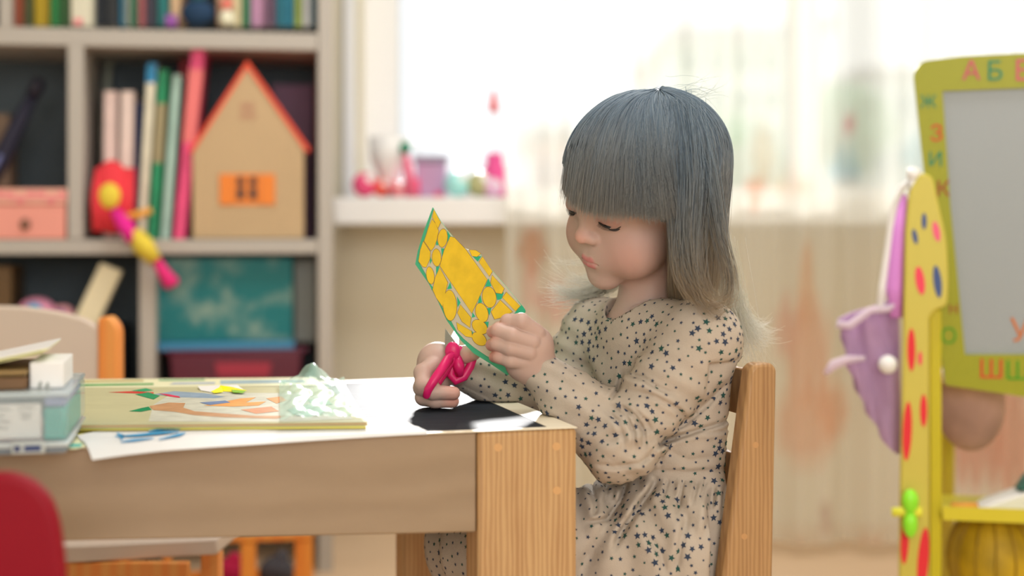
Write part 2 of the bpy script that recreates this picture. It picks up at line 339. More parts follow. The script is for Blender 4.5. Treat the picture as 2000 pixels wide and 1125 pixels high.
# books --------------------------------------------------------------------------
def book(label, quad, rgb, d0=0.02, depth=0.18, name='book', group=None, k=1.6, cat='book', pages=True, band=None):
    """upright book whose spine is the photo quad (tl,tr,br,bl); cover shell plus page block"""
    q = SH.pts(quad, d0); c = (q[2]+q[3])/2; root = empty(name, c, SH.yaw); tag(root, label, cat, group)
    m = mat(name+'_cover', rgb, 0.5, k, var=0.12, vscale=20); bm = bmesh.new(); tl, tr, br, bl = q; n = SH.n
    e = 0.0022; ux = (tr-tl).normalized()
    prism(bm, [tl, tr, br, bl], n*0.003)
    prism(bm, [tl, tl+ux*e, bl+ux*e, bl], n*depth); prism(bm, [tr-ux*e, tr, br, br-ux*e], n*depth)
    if band:
        for (t0, t1, _) in band: 
            a, b = tl.lerp(bl, t0), tr.lerp(br, t0); c2, d2 = tr.lerp(br, t1), tl.lerp(bl, t1); prism(bm, [a-n*0.0008, b-n*0.0008, c2-n*0.0008, d2-n*0.0008], n*0.001, mi=1)
    ms = [m]+([mat('spine_band', band[0][2], 0.5, k)] if band else [])
    obj_bm('cover', bm, ms, root)
    if pages and (tr-tl).length > 0.008:
        bm = bmesh.new(); dn = (bl-tl).normalized(); prism(bm, [p_+n*.0035 for p_ in (tl+ux*e+dn*0.004, tr-ux*e+dn*0.004, br-ux*e-dn*0.001, bl+ux*e-dn*0.001)], n*(depth-0.006)); obj_bm('page_block', bm, M_pages, root)
        obj = bm
    return root
M_pages = mat('page_edges', (225, 215, 195), 0.8, 1.2)
G1 = 'books on the top shelf'
top = [(28, 45, (140, 66, 40), 'dark red patterned spine at the left end of the top shelf'), (47, 64, (70, 80, 44), 'dark olive book right of the red patterned one on the top shelf'),
       (67, 97, (190, 160, 20), 'mustard yellow book with orange base on the top shelf'), (99, 115, (30, 120, 60), 'bright green book beside the mustard yellow one, top shelf'), (117, 134, (60, 110, 60), 'leaf green book left of the white box, top shelf'),
       (186, 207, (22, 32, 44), 'black folder right of the white box on the top shelf'), (208, 233, (24, 30, 36), 'wider black folder next to the cyan spine, top shelf'), (235, 242, (20, 130, 165), 'thin cyan book on the top shelf'), (243, 255, (190, 195, 180), 'pale grey book between cyan and green ones, top shelf'),
       (256, 268, (40, 110, 80), 'dark green book left of the rose one, top shelf'), (270, 284, (165, 90, 95), 'rose coloured book on the top shelf'), (286, 306, (66, 66, 84), 'slate purple book on the top shelf'), (308, 330, (10, 110, 110), 'teal book left of the navy pouch, top shelf'),
       (333, 352, (215, 180, 140), 'peach book behind the purple block, top shelf'), (424, 452, (190, 150, 120), 'tan book behind the cream figurine, top shelf'), (454, 472, (200, 190, 150), 'cream book right of the figurine, top shelf'), (475, 487, (50, 130, 90), 'green book left of the mauve one, top shelf'),
       (490, 520, (190, 140, 175), 'thick mauve book on the top shelf'), (522, 537, (100, 75, 100), 'dark plum book on the top shelf'), (540, 556, (20, 110, 130), 'deep teal book on the top shelf'), (558, 574, (40, 140, 170), 'sky blue book on the top shelf'), (576, 589, (140, 160, 70), 'olive green book near the right end of the top shelf'),
       (591, 607, (195, 195, 195), 'light grey book second from the right end of the top shelf'), (609, 619, (30, 100, 120), 'narrow petrol blue book at the right end of the top shelf')]
for i, (a, b, c, l) in enumerate(top):
    yb = 51.5; h = 250+int(60*math.sin(i*2.3)); dd = 0.03+0.012*(i % 3)
    book(l, [(a, yb-h), (b, yb-h), (b, yb), (a, yb)], c, dd, 0.19, group=None, k=1.1)
def simple(name, label, cat, bms, group=None, loc=None):
    """bms: list of (part name, bmesh, material, smooth, bevel); one mesh or an Empty with parts"""
    if len(bms) == 1:
        n, b, m, sm, bv = bms[0]; o = obj_bm(name, b, m, None, sm, bv); return tag(o, label, cat, group)
    co = [v.co.copy() for _, b, *_ in bms for v in b.verts]; z = min(c.z for c in co); cx = sum(c.x for c in co)/len(co); cy = sum(c.y for c in co)/len(co)
    root = empty(name, loc or (cx, cy, z)); tag(root, label, cat, group)
    for n, b, m, sm, bv in bms: obj_bm(n, b, m, root, sm, bv)
    return root
def colr(rgb, rough=0.5, k=1.6, **kw): return mat('paint', rgb, rough, k, **kw)
bm = bmesh.new(); sbox(bm, 138, 181, -120, 51.5, 0.01, 0.2); b2 = bmesh.new(); sbox(b2, 145, 160, 36, 48, 0.006, 0.0099)
simple('magazine_file', 'pale grey magazine file with a pink label on the top shelf', 'magazine file', [('case', bm, colr((190, 188, 170), k=1.4), False, 0.003), ('label_tab', b2, colr((205, 110, 120)), False, 0)])
bm = bmesh.new(); c = SH.at(385, 24, -0.0); c.z = SH.at(385, 51, 0.02).z+0.027; c = c+SH.n*0.02
ball(bm, c, 0.032, 3, (1.05, 0.7, 0.85)); b2 = bmesh.new(); tube(b2, [c+Vector((0, 0, 0.02)), c+Vector((0.004, 0, 0.045))], [0.012, 0.016], 12)
simple('drawstring_pouch', 'small navy blue pouch on the top shelf edge', 'pouch', [('pouch_body', bm, colr((22, 48, 76), 0.8), True, 0), ('gathered_neck', b2, colr((30, 70, 76), 0.8), True, 0)])
bm = bmesh.new(); c = SH.at(443, 51, 0.012); c.z += 0.0005; lathe(bm, c, [(0.004, 0), (0.014, 0.002), (0.016, 0.015), (0.011, 0.028), (0.006, 0.032)], 18); b2 = bmesh.new(); ball(b2, c+Vector((0, 0, 0.044)), 0.013, 3)
simple('figurine', 'small round cream figurine on the top shelf', 'figurine', [('figurine_body', bm, colr((215, 205, 175)), True, 0), ('figurine_head', b2, colr((200, 110, 100)), True, 0)])
bm = bmesh.new(); sbox(bm, 322, 345, 28, 51.5, -0.0, 0.028); simple('toy_block', 'small purple and pink block on the edge of the top shelf', 'toy block', [('toy_block', bm, colr((120, 66, 140)), False, 0.004)])
# middle shelf, left compartment
B1 = SH.at(70, 467, 0.0).z
bm = bmesh.new(); sbox(bm, -60, 128, 400, 467, 0.0, 0.16); b2 = bmesh.new(); sbox(b2, -62, 130, 368, 399, -0.003, 0.163)
b3 = bmesh.new(); p = SH.at(49, 438, -0.004); ball(b3, p, 0.011, 3, (1, 0.5, 1.1)); b4 = bmesh.new()
for i in range(9):
    q = [SH.at(x, y, -0.0036) for x, y in ell2(-40+i*20, 384+6*math.sin(i*2), 9, 7, 12)]; prism(b4, q, -SH.n*0.0008)
r = simple('keepsake_box', 'salmon pink box with a round clasp on the left of the middle shelf', 'box', [('box_body', bm, colr((200, 130, 118)), False, 0.003), ('lid', b2, colr((212, 145, 130)), False, 0.003), ('clasp', b3, colr((110, 75, 60), 0.3), True, 0), ('flower_trim', b4, colr((216, 110, 116)), False, 0)])
# dark umbrella leaning in the left compartment
bm = bmesh.new(); a, b = SH.at(-25, 365, 0.10), SH.at(62, 190, 0.10); d = (b-a).normalized()
tube(bm, [a, a.lerp(b, .3), a.lerp(b, .7), b], [0.014, 0.02, 0.017, 0.012], 12); b2 = bmesh.new(); tube(b2, [b, b+d*0.03, b+d*0.042], [0.014, 0.016, 0.010], 12)
b3 = bmesh.new(); tube(b3, [a-SH.n*0.017+d*0.02, a.lerp(b, .35)-SH.n*0.021], 0.005, 8)
simple('umbrella', 'folded dark navy umbrella leaning in the left compartment of the middle shelf', 'umbrella', [('canopy', bm, colr((42, 42, 62), 0.7, 1.0), True, 0), ('handle', b2, colr((36, 34, 52), 0.4, 1.0), True, 0), ('closing_strap', b3, colr((110, 115, 165), 0.5, 1.0), True, 0)])
bm = bmesh.new(); sbox(bm, -60, 18, 222, 366, 0.11, 0.2); simple('carton', 'brown cardboard carton behind the umbrella on the middle shelf', 'box', [('carton', bm, colr((120, 100, 84), 0.8, 1.0), False, 0.002)])
# middle shelf, right compartment: books
book('tall thin grey-green album leaning at the left of the middle compartment', [(210, 90), (222, 90), (190, 467), (176, 467)], (150, 155, 140), 0.263, 0.025, k=1.2, pages=False)
book('pale pink ring binder, the left one of two in the middle compartment', [(203, 178), (229, 178), (226, 466), (200, 466)], (226, 190, 184), 0.06, 0.2, k=1.3)
book('pale pink ring binder, the right one of two in the middle compartment', [(236, 178), (262, 178), (258, 466), (231, 466)], (230, 195, 188), 0.06, 0.2, k=1.3)
book('thin navy book between the pink binders and the cream one', [(268, 200), (275, 200), (268, 467), (262, 467)], (40, 60, 110), 0.07, 0.18, pages=False)
book('cream book with a blue top leaning in the middle compartment', [(288, 124), (306, 124), (284, 467), (268, 467)], (222, 210, 190), 0.045, 0.18, band=[(0.0, 0.11, (40, 130, 180))], k=1.3)
book('green picture book with a brown panel leaning in the middle compartment', [(310, 136), (329, 136), (309, 467), (288, 467)], (20, 120, 80), 0.05, 0.18, band=[(0.2, 0.55, (130, 120, 90))])
book('pale teal book leaning between the green and pink ones', [(338, 146), (354, 146), (332, 467), (314, 467)], (165, 200, 188), 0.05, 0.18, k=1.3)
book('red book leaning behind the tall pink one', [(352, 106), (369, 106), (350, 467), (336, 467)], (190, 60, 70), 0.21, 0.07)
book('tall bright pink book leaning left of the toy house', [(374, 90), (402, 90), (362, 467), (338, 467)], (228, 70, 120), 0.03, 0.17, band=[(0.12, 0.5, (236, 110, 110))], k=1.3)
book('dark plum folder standing behind the toy house at right', [(530, 165), (612, 165), (612, 467), (530, 467)], (112, 66, 96), 0.235, 0.04, k=1.1)
# toy house
def house():
    m_w = mat('house_plywood', (214, 184, 142), 0.55, .84, var=0.04, vscale=6); m_r = mat('house_red_edge', (214, 66, 36), 0.5, 1.4); m_o = mat('house_orange', (236, 116, 36), 0.5, 1.4); m_k = mat('house_window_dark', (50, 44, 44), 0.5, 1)
    m_r2 = mat('house_roof', (120, 40, 60), 0.6, 1.3)
    root = empty('toy_house', SH.at(485, 466, 0.08), SH.yaw); tag(root, 'wooden toy house with red-edged roof and orange shutters on the middle shelf', 'toy house')
    F = 0.015; bm = bmesh.new(); out = [(376, 466), (376, 285), (483, 128), (594, 285), (594, 466)]
    prism(bm, SH.pts(out, F), SH.n*0.15); obj_bm('house_body', bm, m_w, root, bevel=0.002)
    bm = bmesh.new(); L_ = [(368, 296), (483, 118), (483, 131), (376, 297)]; prism(bm, SH.pts(L_, F-0.004), SH.n*0.16); obj_bm('roof', bm, m_r, root)
    bm = bmesh.new(); L_ = [(483, 118), (606, 292), (600, 298), (483, 131)]; prism(bm, SH.pts(L_, F-0.004), SH.n*0.16); obj_bm('roof', bm, m_r, root)
    for a, b in ((429, 458), (508, 537)):
        bm = bmesh.new(); prism(bm, SH.pts([(a, 340), (b, 340), (b, 400), (a, 400)], F), -SH.n*0.004); obj_bm('shutter', bm, m_o, root, bevel=0.001)
    bm = bmesh.new(); prism(bm, SH.pts([(459, 340), (507, 340), (507, 400), (459, 400)], F), -SH.n*0.002); obj_bm('window_frame', bm, m_o, root)
    bm = bmesh.new()
    for cx in (470, 494):
        for y0, y1 in ((346, 362), (366, 390)): prism(bm, SH.pts([(cx-7, y0), (cx+7, y0), (cx+7, y1), (cx-7, y1)], F-0.002), -SH.n*0.0012)
    obj_bm('window_panes', bm, m_k, root)
    bm = bmesh.new()
    for x, y in ((476, 208), (490, 208), (476, 226), (492, 226)): prism(bm, SH.pts(ell2(x, y, 8, 9, 10), F), -SH.n*0.001)
    obj_bm('attic_mark', bm, colr((180, 140, 110), k=1.1), root)
house()
# doll hanging over the shelf
def doll():
    m1 = colr((226, 50, 60), 0.8); m2 = colr((232, 40, 110), 0.8); m3 = colr((238, 176, 60), 0.8); m4 = colr((200, 30, 130), 0.8); m5 = colr((236, 140, 60), .8)
    def P(x, y, d=-0.03): return SH.at(x, y, d)
    def blob(path, rad): bm = bmesh.new(); tube(bm, path, rad, 14, flat=0.7); return bm
    hair = bmesh.new(); ball(hair, P(218, 385, 0.02), 0.052, 3, (0.8, 0.6, 1.45))
    for i in range(10): x = 186+i*7.5; tube(hair, [P(x+6, 330, .015), P(x, 390, -0.008), P(x+random.uniform(-4, 4), 452, -.004)], [0.006, 0.009, 0.005], 8)
    face = bmesh.new(); ball(face, P(214, 383, -0.012), 0.022, 3, (1, 0.6, 1.2))
    body = blob([P(228, 415, -0.02), P(245, 440, -0.035), P(262, 470, -0.04)], [0.016, 0.024, 0.02])
    arm = blob([P(240, 425, -0.03), P(268, 420, -0.035), P(296, 410, -0.035)], [0.008, 0.012, 0.009])
    skirt = blob([P(262, 455, -0.035), P(280, 480, -0.04), P(302, 508, -0.035)], [0.022, 0.03, 0.02])
    tail = blob([P(300, 500, -0.03), P(318, 530, -0.028), P(335, 554, -0.028), P(338, 560, -0.028)], [0.012, 0.017, 0.024, 0.014])
    simple('rag_doll', 'pink and yellow cloth doll hanging over the edge of the middle shelf', 'doll', [('hair', hair, m1, True, 0), ('face', face, m3, True, 0), ('doll_body', body, m4, True, 0), ('arm', arm, m5, True, 0), ('skirt', skirt, m3, True, 0), ('legs', tail, m2, True, 0)])
doll()
# lower shelf
bm = bmesh.new(); prism(bm, SH.pts([(196, 513), (238, 530), (150, 720), (108, 700)], 0.03), SH.n*0.03)
simple('board', 'pale wooden board leaning in the lower left compartment', 'wooden board', [('board', bm, colr((205, 188, 160)), False, 0.003)])
bm = bmesh.new(); sbox(bm, -60, 23, 520, 879, 0.10, 0.24); simple('jigsaw_box', 'brown and gold box at the left of the lower shelf', 'box', [('jigsaw_box', bm, colr((110, 84, 50), k=1.1), False, 0.003)])
bm = bmesh.new(); sbox(bm, 26, 240, 640, 879, 0.06, 0.24); simple('storage_box', 'dark storage box in the lower left compartment under the coloured toys', 'box', [('storage_box', bm, colr((50, 54, 60), k=1.0), False, 0.003)])
def ontop(px, rgb, r, label, sc=(1, .8, 1), nm='toy_ball'):
    z = SH.at(133, 640, 0.06).z; p = SH.at(px, 620, 0.085); bm = bmesh.new(); ball(bm, Vector((p.x, p.y, z+r*sc[2]+0.0005)), r, 3, sc)
    b2 = bmesh.new(); ball(b2, Vector((p.x, p.y-r*sc[1]*0.75, z+r*sc[2]*1.02)), r*0.55, 3, (1, 0.6, 1))
    simple(nm, label, 'toy', [('outer_shell', bm, colr(rgb[0]), True, 0), ('centre', b2, colr(rgb[1]), True, 0)])
ontop(72, ((226, 130, 160), (30, 150, 190)), 0.036, 'pink toy with a blue centre on the dark storage box', (1.1, .7, .85))
ontop(122, ((200, 140, 150), (90, 70, 140)), 0.024, 'small rose and violet toy right of the pink and blue one', (1.1, .7, .95))
# right lower compartment
bm = bmesh.new(); sbox(bm, 304.5, 572, 503, 668, 0.05, 0.20)
mt = mat('teal_print', (20, 112, 112), 0.5, 1.1, var=0.3, vscale=14)
_N = mt.node_tree.nodes; _L = mt.node_tree.links; _n = _N.new('ShaderNodeTexNoise'); _n.inputs['Scale'].default_value = 16; _n.inputs['Detail'].default_value = 3; _t = _N.new('ShaderNodeTexCoord'); _L.new(_t.outputs['Object'], _n.inputs[0])
_r = _N.new('ShaderNodeValToRGB'); _r.color_ramp.elements[0].position = .46; _r.color_ramp.elements[1].position = .64; _r.color_ramp.elements[0].color = (*srgb(0, 108, 112, k=1.15), 1); _r.color_ramp.elements[1].color = (*srgb(120, 150, 140, k=1.1), 1); _L.new(_n.outputs[0], _r.inputs[0]); _L.new(_r.outputs[0], _N['Principled BSDF'].inputs['Base Color'])
o = simple('puzzle_box', 'teal patterned box leaning in the lower right compartment', 'box', [('puzzle_box', bm, mt, False, 0.003)])
bm = bmesh.new(); sbox(bm, 574, 617, 505, 668, 0.12, 0.25); simple('folder', 'grey folder beside the teal patterned box', 'folder', [('folder', bm, colr((150, 152, 145), k=1.1), False, 0.002)])
bm = bmesh.new(); sbox(bm, 308, 575, 669, 684, 0.03, 0.24); simple('flat_box', 'flat blue box under the teal patterned box', 'box', [('flat_box', bm, colr((60, 130, 170), k=1.2), False, 0.002)])
bm = bmesh.new(); z = SH.at(460, 879, 0).z; t = SH.at(460, 685, 0).z
q0 = SH.pts([(330, 879), (590, 879)], 0.02); a, b = q0; P8 = [a, b, b+SH.n*0.2, a+SH.n*0.2]; u = SH.u
def lv(zz, g): return [Vector((p.x, p.y, zz))+u*g*(-1 if i in (0, 3) else 1)+SH.n*(-0.0 if i < 2 else 0) for i, p in enumerate(P8)]
box_pts(bm, lv(z+0.0005, -0.02)+lv(t-0.006, 0.0)); b2 = bmesh.new(); box_pts(b2, lv(t-0.0055, 0.012)+lv(t-0.0002, 0.012))
b3 = bmesh.new(); prism(b3, SH.pts([(420, 708), (530, 708), (525, 735), (425, 735)], 0.02), -SH.n*0.003)
simple('plastic_tub', 'maroon plastic tub with a lid in the lower right compartment', 'storage tub', [('tub', bm, mat('maroon_plastic', (92, 24, 46), 0.4, 1.0), False, 0.004), ('lid', b2, mat('maroon_lid', (104, 34, 62), 0.4, 1.0), False, 0.002), ('label_patch', b3, colr((150, 40, 60), k=1.2), False, 0)])
# slatted pine crate on the floor in front of the bookcase
CR = Plane(W(612, 1050, 2.66), 9); m_p = wood('orange_pine', (226, 140, 56), (196, 112, 36), k=1.4)
cr = empty('slatted_crate', CR.at(400, 1100)*1.0); cr.location.z = 0; tag(cr, 'orange pine crate with upright bars below the bookcase', 'crate')
def cpart(name, px0, px1, z0, z1, d0, d1, m=m_p):
    a, b = CR.at(px0, 1050, d0), CR.at(px1, 1050, d0); bm = bmesh.new(); P = []
    for z in (z0, z1):
        for p, e in ((a, 0), (b, 0), (b, d1-d0), (a, d1-d0)): v = p+CR.n*e; P.append(Vector((v.x, v.y, z)))
    box_pts(bm, P); return obj_bm(name, bm, m, cr, bevel=0.002)
zt_ = CR.at(500, 1046).z
cpart('rail', 90, 612, zt_-0.012, zt_, 0, 0.02); cpart('rail', 90, 612, 0.01, 0.03, 0, 0.02)
for a, b in ((120, 136), (150, 168), (236, 250), (320, 333), (405, 417), (470, 500), (576, 611)): cpart('bar', a, b, 0.031, zt_-0.013, 0.002, 0.018)
cpart('rail', 90, 612, 0.01, 0.03, 0.16, 0.18); cpart('rail', 90, 612, zt_-0.012, zt_, 0.16, 0.18); cpart('bottom_board', 92, 610, 0.0, 0.009, 0.0, 0.18)
def cball(px, z, r, rgb, label, sc=(1, .8, 1)):
    p = CR.at(px, 1100, 0.09); bm = bmesh.new(); ball(bm, Vector((p.x, p.y, z)), r, 3, sc); b2 = bmesh.new(); ball(b2, Vector((p.x+0.01, p.y, z+r*sc[2]*0.9)), r*0.4, 3)
    simple('soft_toy', label, 'soft toy', [('toy_body', bm, colr(rgb, 0.9), True, 0), ('toy_head', b2, colr(rgb, 0.9, 1.9), True, 0)])
cball(447, 0.042, 0.032, (150, 20, 60), 'magenta soft toy inside the slatted crate'); cball(540, 0.042, 0.034, (60, 60, 66), 'dark grey soft toy at the right of the slatted crate', (1, .8, .95)); cball(290, 0.042, 0.034, (70, 66, 54), 'olive grey soft toy in the middle of the slatted crate'); cball(200, 0.042, .03, (130, 66, 40), 'rust brown soft toy at the left of the slatted crate')
# ================================================================ toys on the windowsill
def sp(px, py=385, Y=3.22): p = W(px, 450, Y); p.z = ZS+0.0004; return p
def zpy(py, Y=3.22): return W(0, py, Y).z
def stoy(name, label, cat, parts): return simple(name, label, cat, parts)
p = sp(760); b1 = bmesh.new(); h = zpy(268)-ZS; lathe(b1, p, [(0.022, 0), (0.026, .004), (0.018, 0.03), (0.026, .05), (0.042, 0.085), (0.046, h), (0.040, h), (0.03, h-0.03)], 28)
b2 = bmesh.new(); tube(b2, [p+Vector((0.044*math.cos(0)+0.0, 0, h-.01)), p+Vector((0.068, 0, h-.02)), p+Vector((0.064, 0, h-.05)), p+Vector((0.034, 0, h-.06))], 0.004, 8)
stoy('teacup', 'large white shiny toy cup on the left of the windowsill', 'cup', [('bowl', b1, colr((240, 244, 248), 0.15, 1.3), True, 0), ('handle', b2, colr((240, 244, 248), 0.15, 1.3), True, 0)])
def ballt(px, r, rgb, label, nm='toy_ball', rough=.25, Y=3.19, rgb2=None):
    p = sp(px, Y=Y); b = bmesh.new(); ball(b, p+Vector((0, 0, r)), r, 3); b2 = bmesh.new(); ball(b2, p+Vector((r*0.35, -r*0.5, r*1.35)), r*0.45, 2)
    stoy(nm, label, 'toy', [('ball', b, colr(rgb, rough), True, 0), ('spot', b2, colr(rgb2 or (250, 250, 250), rough), True, 0)])
ballt(712, 0.028, (220, 70, 110), 'pink toy ball at the left end of the windowsill', rgb2=(245, 220, 220)); ballt(745, 0.021, (230, 80, 70), 'red toy ball in front of the white cup'); ballt(775, .019, (225, 110, 120), 'rose toy ball right of the red one on the windowsill', Y=3.175)
ballt(893, .03, (140, 200, 230), 'light blue toy ball on the windowsill'); ballt(911, .021, (235, 238, 245), 'white toy ball behind the light blue one', Y=3.27); ballt(936, .029, (150, 150, 110), 'olive toy ball right of the light blue one', rgb2=(220, 230, 200)); ballt(962, .022, (240, 160, 190), 'pale pink toy ball by the toy tower', Y=3.18)
p = sp(842, Y=3.24); b1 = bmesh.new(); boxlh(b1, (p.x-.034, p.y-.03, ZS+.0004), (p.x+.034, p.y+.03, zpy(318))); b2 = bmesh.new(); boxlh(b2, (p.x-.038, p.y-.034, zpy(318)+.0003), (p.x+.038, p.y+.034, zpy(305)))
b3 = bmesh.new(); tube(b3, [p+Vector((-.03, -.032, .002)), p+Vector((-.03, -.032, zpy(350)-ZS))], .006, 8); tube(b3, [p+Vector((.01, -.035, .006)), p+Vector((.028, -.035, .006))], .006, 8)
stoy('trinket_box', 'grey violet trinket box in the middle of the windowsill', 'box', [('box_body', b1, colr((150, 120, 150)), False, .003), ('lid', b2, colr((120, 110, 130)), False, .002), ('trim_bead', b3, colr((210, 60, 100)), True, 0)])
p = sp(803, Y=3.17); b1 = bmesh.new(); tube(b1, [p, p+Vector((-.006, 0, .06)), p+Vector((-.012, 0, zpy(300)-ZS))], [.016, .011, .006], 12); b2 = bmesh.new(); q = p+Vector((-.013, 0, zpy(292)-ZS)); ball(b2, q, .014, 3, (.9, .8, 1.1))
stoy('doll', 'thin pink doll with a green cap on the windowsill', 'doll', [('doll_body', b1, colr((215, 90, 120)), True, 0), ('cap', b2, colr((10, 110, 80)), True, 0)])
p = sp(966, Y=3.25); b1 = bmesh.new(); lathe(b1, p, [(.026, 0), (.026, zpy(330, 3.25)-ZS), (.02, zpy(322, 3.25)-ZS), (.018, zpy(300, 3.25)-ZS)], 16)
b2 = bmesh.new(); lathe(b2, p+Vector((.004, 0, zpy(300, 3.25)-ZS)), [(.012, 0), (.010, zpy(222, 3.25)-zpy(300, 3.25)), (.013, zpy(219, 3.25)-zpy(300, 3.25))], 14); b3 = bmesh.new(); lathe(b3, p+Vector((-.002, 0, zpy(219, 3.25)-ZS)), [(.011, 0), (.009, .02), (.003, zpy(176, 3.25)-zpy(219, 3.25))], 14)
b2p = b2
stoy('toy_tower', 'magenta toy tower with a pale shaft and red spire on the windowsill', 'toy', [('tower_base', b1, colr((230, 70, 130)), True, 0), ('shaft', b2p, mat('clear_peach_shaft', (250, 240, 235), .1, 1.2, alpha=.12), True, 0), ('spire', b3, colr((236, 60, 60)), True, 0)])
# ================================================================ table
ZT = CZ-0.196                                   # table top height
TC = W(1127, 834, 0.196*FPX/(834-HY))           # near right corner of the top
T = Plane(TC, 16)                               # front face of the table
def onz(px, py, z=ZT):                          # point at height z that a ray of the photo meets
    t = (CZ-z)/((py-HY)/FPX); return Vector(((px-1000)/FPX*t, t, z))
def tl(s, d, z): return TC*1.0+T.u*s+T.n*d+Vector((0, 0, z-TC.z))
M_pine = wood('pine_varnished', (172, 124, 76), (216, 176, 124), scale=62, axis='Z', k=.84, dist=4, fine=60)
M_apron = wood('whitewashed_pine', (164, 140, 112), (178, 154, 126), scale=8, axis='X', k=.78, dist=4, fine=40)
M_rim = wood('pale_rim', (214, 205, 186), (200, 184, 160), scale=20, axis='X', k=1.4, dist=1, fine=30)
table = empty('play_table', tl(-0.5, 0.24, 0), T.yaw); tag(table, "pine children's table with whitewashed apron and black inset top where the girl works", 'table')
TL, TD = 1.15, 0.50
def tbox(name, s0, s1, d0, d1, z0, z1, m, bevel=0.002, parent=table):
    bm = bmesh.new(); P = [tl(s, d, z) for z in (z0, z1) for s, d in ((s0, d0), (s1, d0), (s1, d1), (s0, d1))]; box_pts(bm, P); return obj_bm(name, bm, m, parent, bevel=bevel)
LW = 0.102
for s0, d0, lw in ((-LW, 0, LW), (-TL, 0, LW), (-.084, TD-0.05, .084), (-TL, TD-0.05, .084)): tbox('leg', s0, s0+lw, d0, d0+0.05, 0, ZT-0.0015, M_pine, 0.004)
# front apron, slightly shallower at the far left
bm = bmesh.new(); zb_r = T.at(930, 1040, 0.004).z; zb_l = T.at(122, 1057, 0.004).z; sr, sl = -LW-0.0005, -TL+LW+0.0005
s122 = (T.at(122, 1057)-TC).dot(T.u); s930 = (T.at(930, 1040)-TC).dot(T.u)
def zb(s): return zb_r+(zb_l-zb_r)*(s-s930)/(s122-s930)
box_pts(bm, [tl(sl, .004, zb(sl)), tl(sr, .004, zb(sr)), tl(sr, .024, zb(sr)), tl(sl, .024, zb(sl)), tl(sl, .004, ZT-.0015), tl(sr, .004, ZT-.0015), tl(sr, .024, ZT-.0015), tl(sl, .024, ZT-.0015)])
obj_bm('apron', bm, M_apron, table, bevel=0.002)
tbox('apron', sl, sr, TD-.024, TD-.004, zb_r+.0, ZT-.0015, M_apron)
tbox('apron', -.022, -.002, .051, TD-.051, ZT-.035, ZT-.0015, M_apron); tbox('apron', -TL+.002, -TL+.022, .051, TD-.051, ZT-.06, ZT-.0015, M_apron)
# peg heads on the front leg
for px, py in ((973, 874), (1087, 872), (1088, 958)):
    bm = bmesh.new(); q = [T.at(x, y, -0.0003) for x, y in ell2(px, py, 8, 8, 16)]; prism(bm, q, T.n*0.001); obj_bm('dowel', bm, mat('dowel_end', (205, 160, 108), .5, 1.05), table)
# rim and black inset
R_ = 0.028
bm = bmesh.new()
for s0, s1, d0, d1 in ((-TL, 0, 0, R_*0.35), (-TL, 0, TD-R_, TD), (-R_, 0, R_*0.35, TD-R_), (-TL, -TL+R_, R_*0.35, TD-R_)):
    box_pts(bm, [tl(s, d, z) for z in (ZT-.0012, ZT) for s, d in ((s0, d0), (s1, d0), (s1, d1), (s0, d1))])
obj_bm('rim', bm, M_rim, table)
M_black = mat('black_inset', (40, 46, 54), 0.59, 0.9, bump=0.5, bscale=40, spec=.12, stretch=(.6, 3, 1))
M_black.node_tree.nodes['Principled BSDF'].inputs['IOR'].default_value = 1.3
tbox('tabletop', -TL+R_+.0002, -R_-.0002, R_*0.35+.0002, TD-R_-.0002, ZT-.0012, ZT-.0004, M_black, 0)
# ================================================================ things on the table
def flat(name, pxs, z, th, m, mi_top=None, parent=None, bevel=0):
    bm = bmesh.new(); prism(bm, [onz(x, y, z) for x, y in pxs][::-1], (0, 0, -th)); return obj_bm(name, bm, m, parent, bevel=bevel)
def decal(bm, pxs, z, mi):
    poly(bm, [onz(x, y, z) for x, y in pxs], mi)
def squig(pts, w):
    """a brush stroke outline along a photo path"""
    L_, R2 = [], []
    for i, (x, y) in enumerate(pts):
        a = pts[max(i-1, 0)]; b = pts[min(i+1, len(pts)-1)]; dx, dy = b[0]-a[0], b[1]-a[1]; l = math.hypot(dx, dy) or 1; ww = w*(0.3 if i in (0, len(pts)-1) else 1)
        L_.append((x-dy/l*ww, y+dx/l*ww*0.35)); R2.append((x+dy/l*ww, y-dx/l*ww*0.35))
    return L_+R2[::-1]
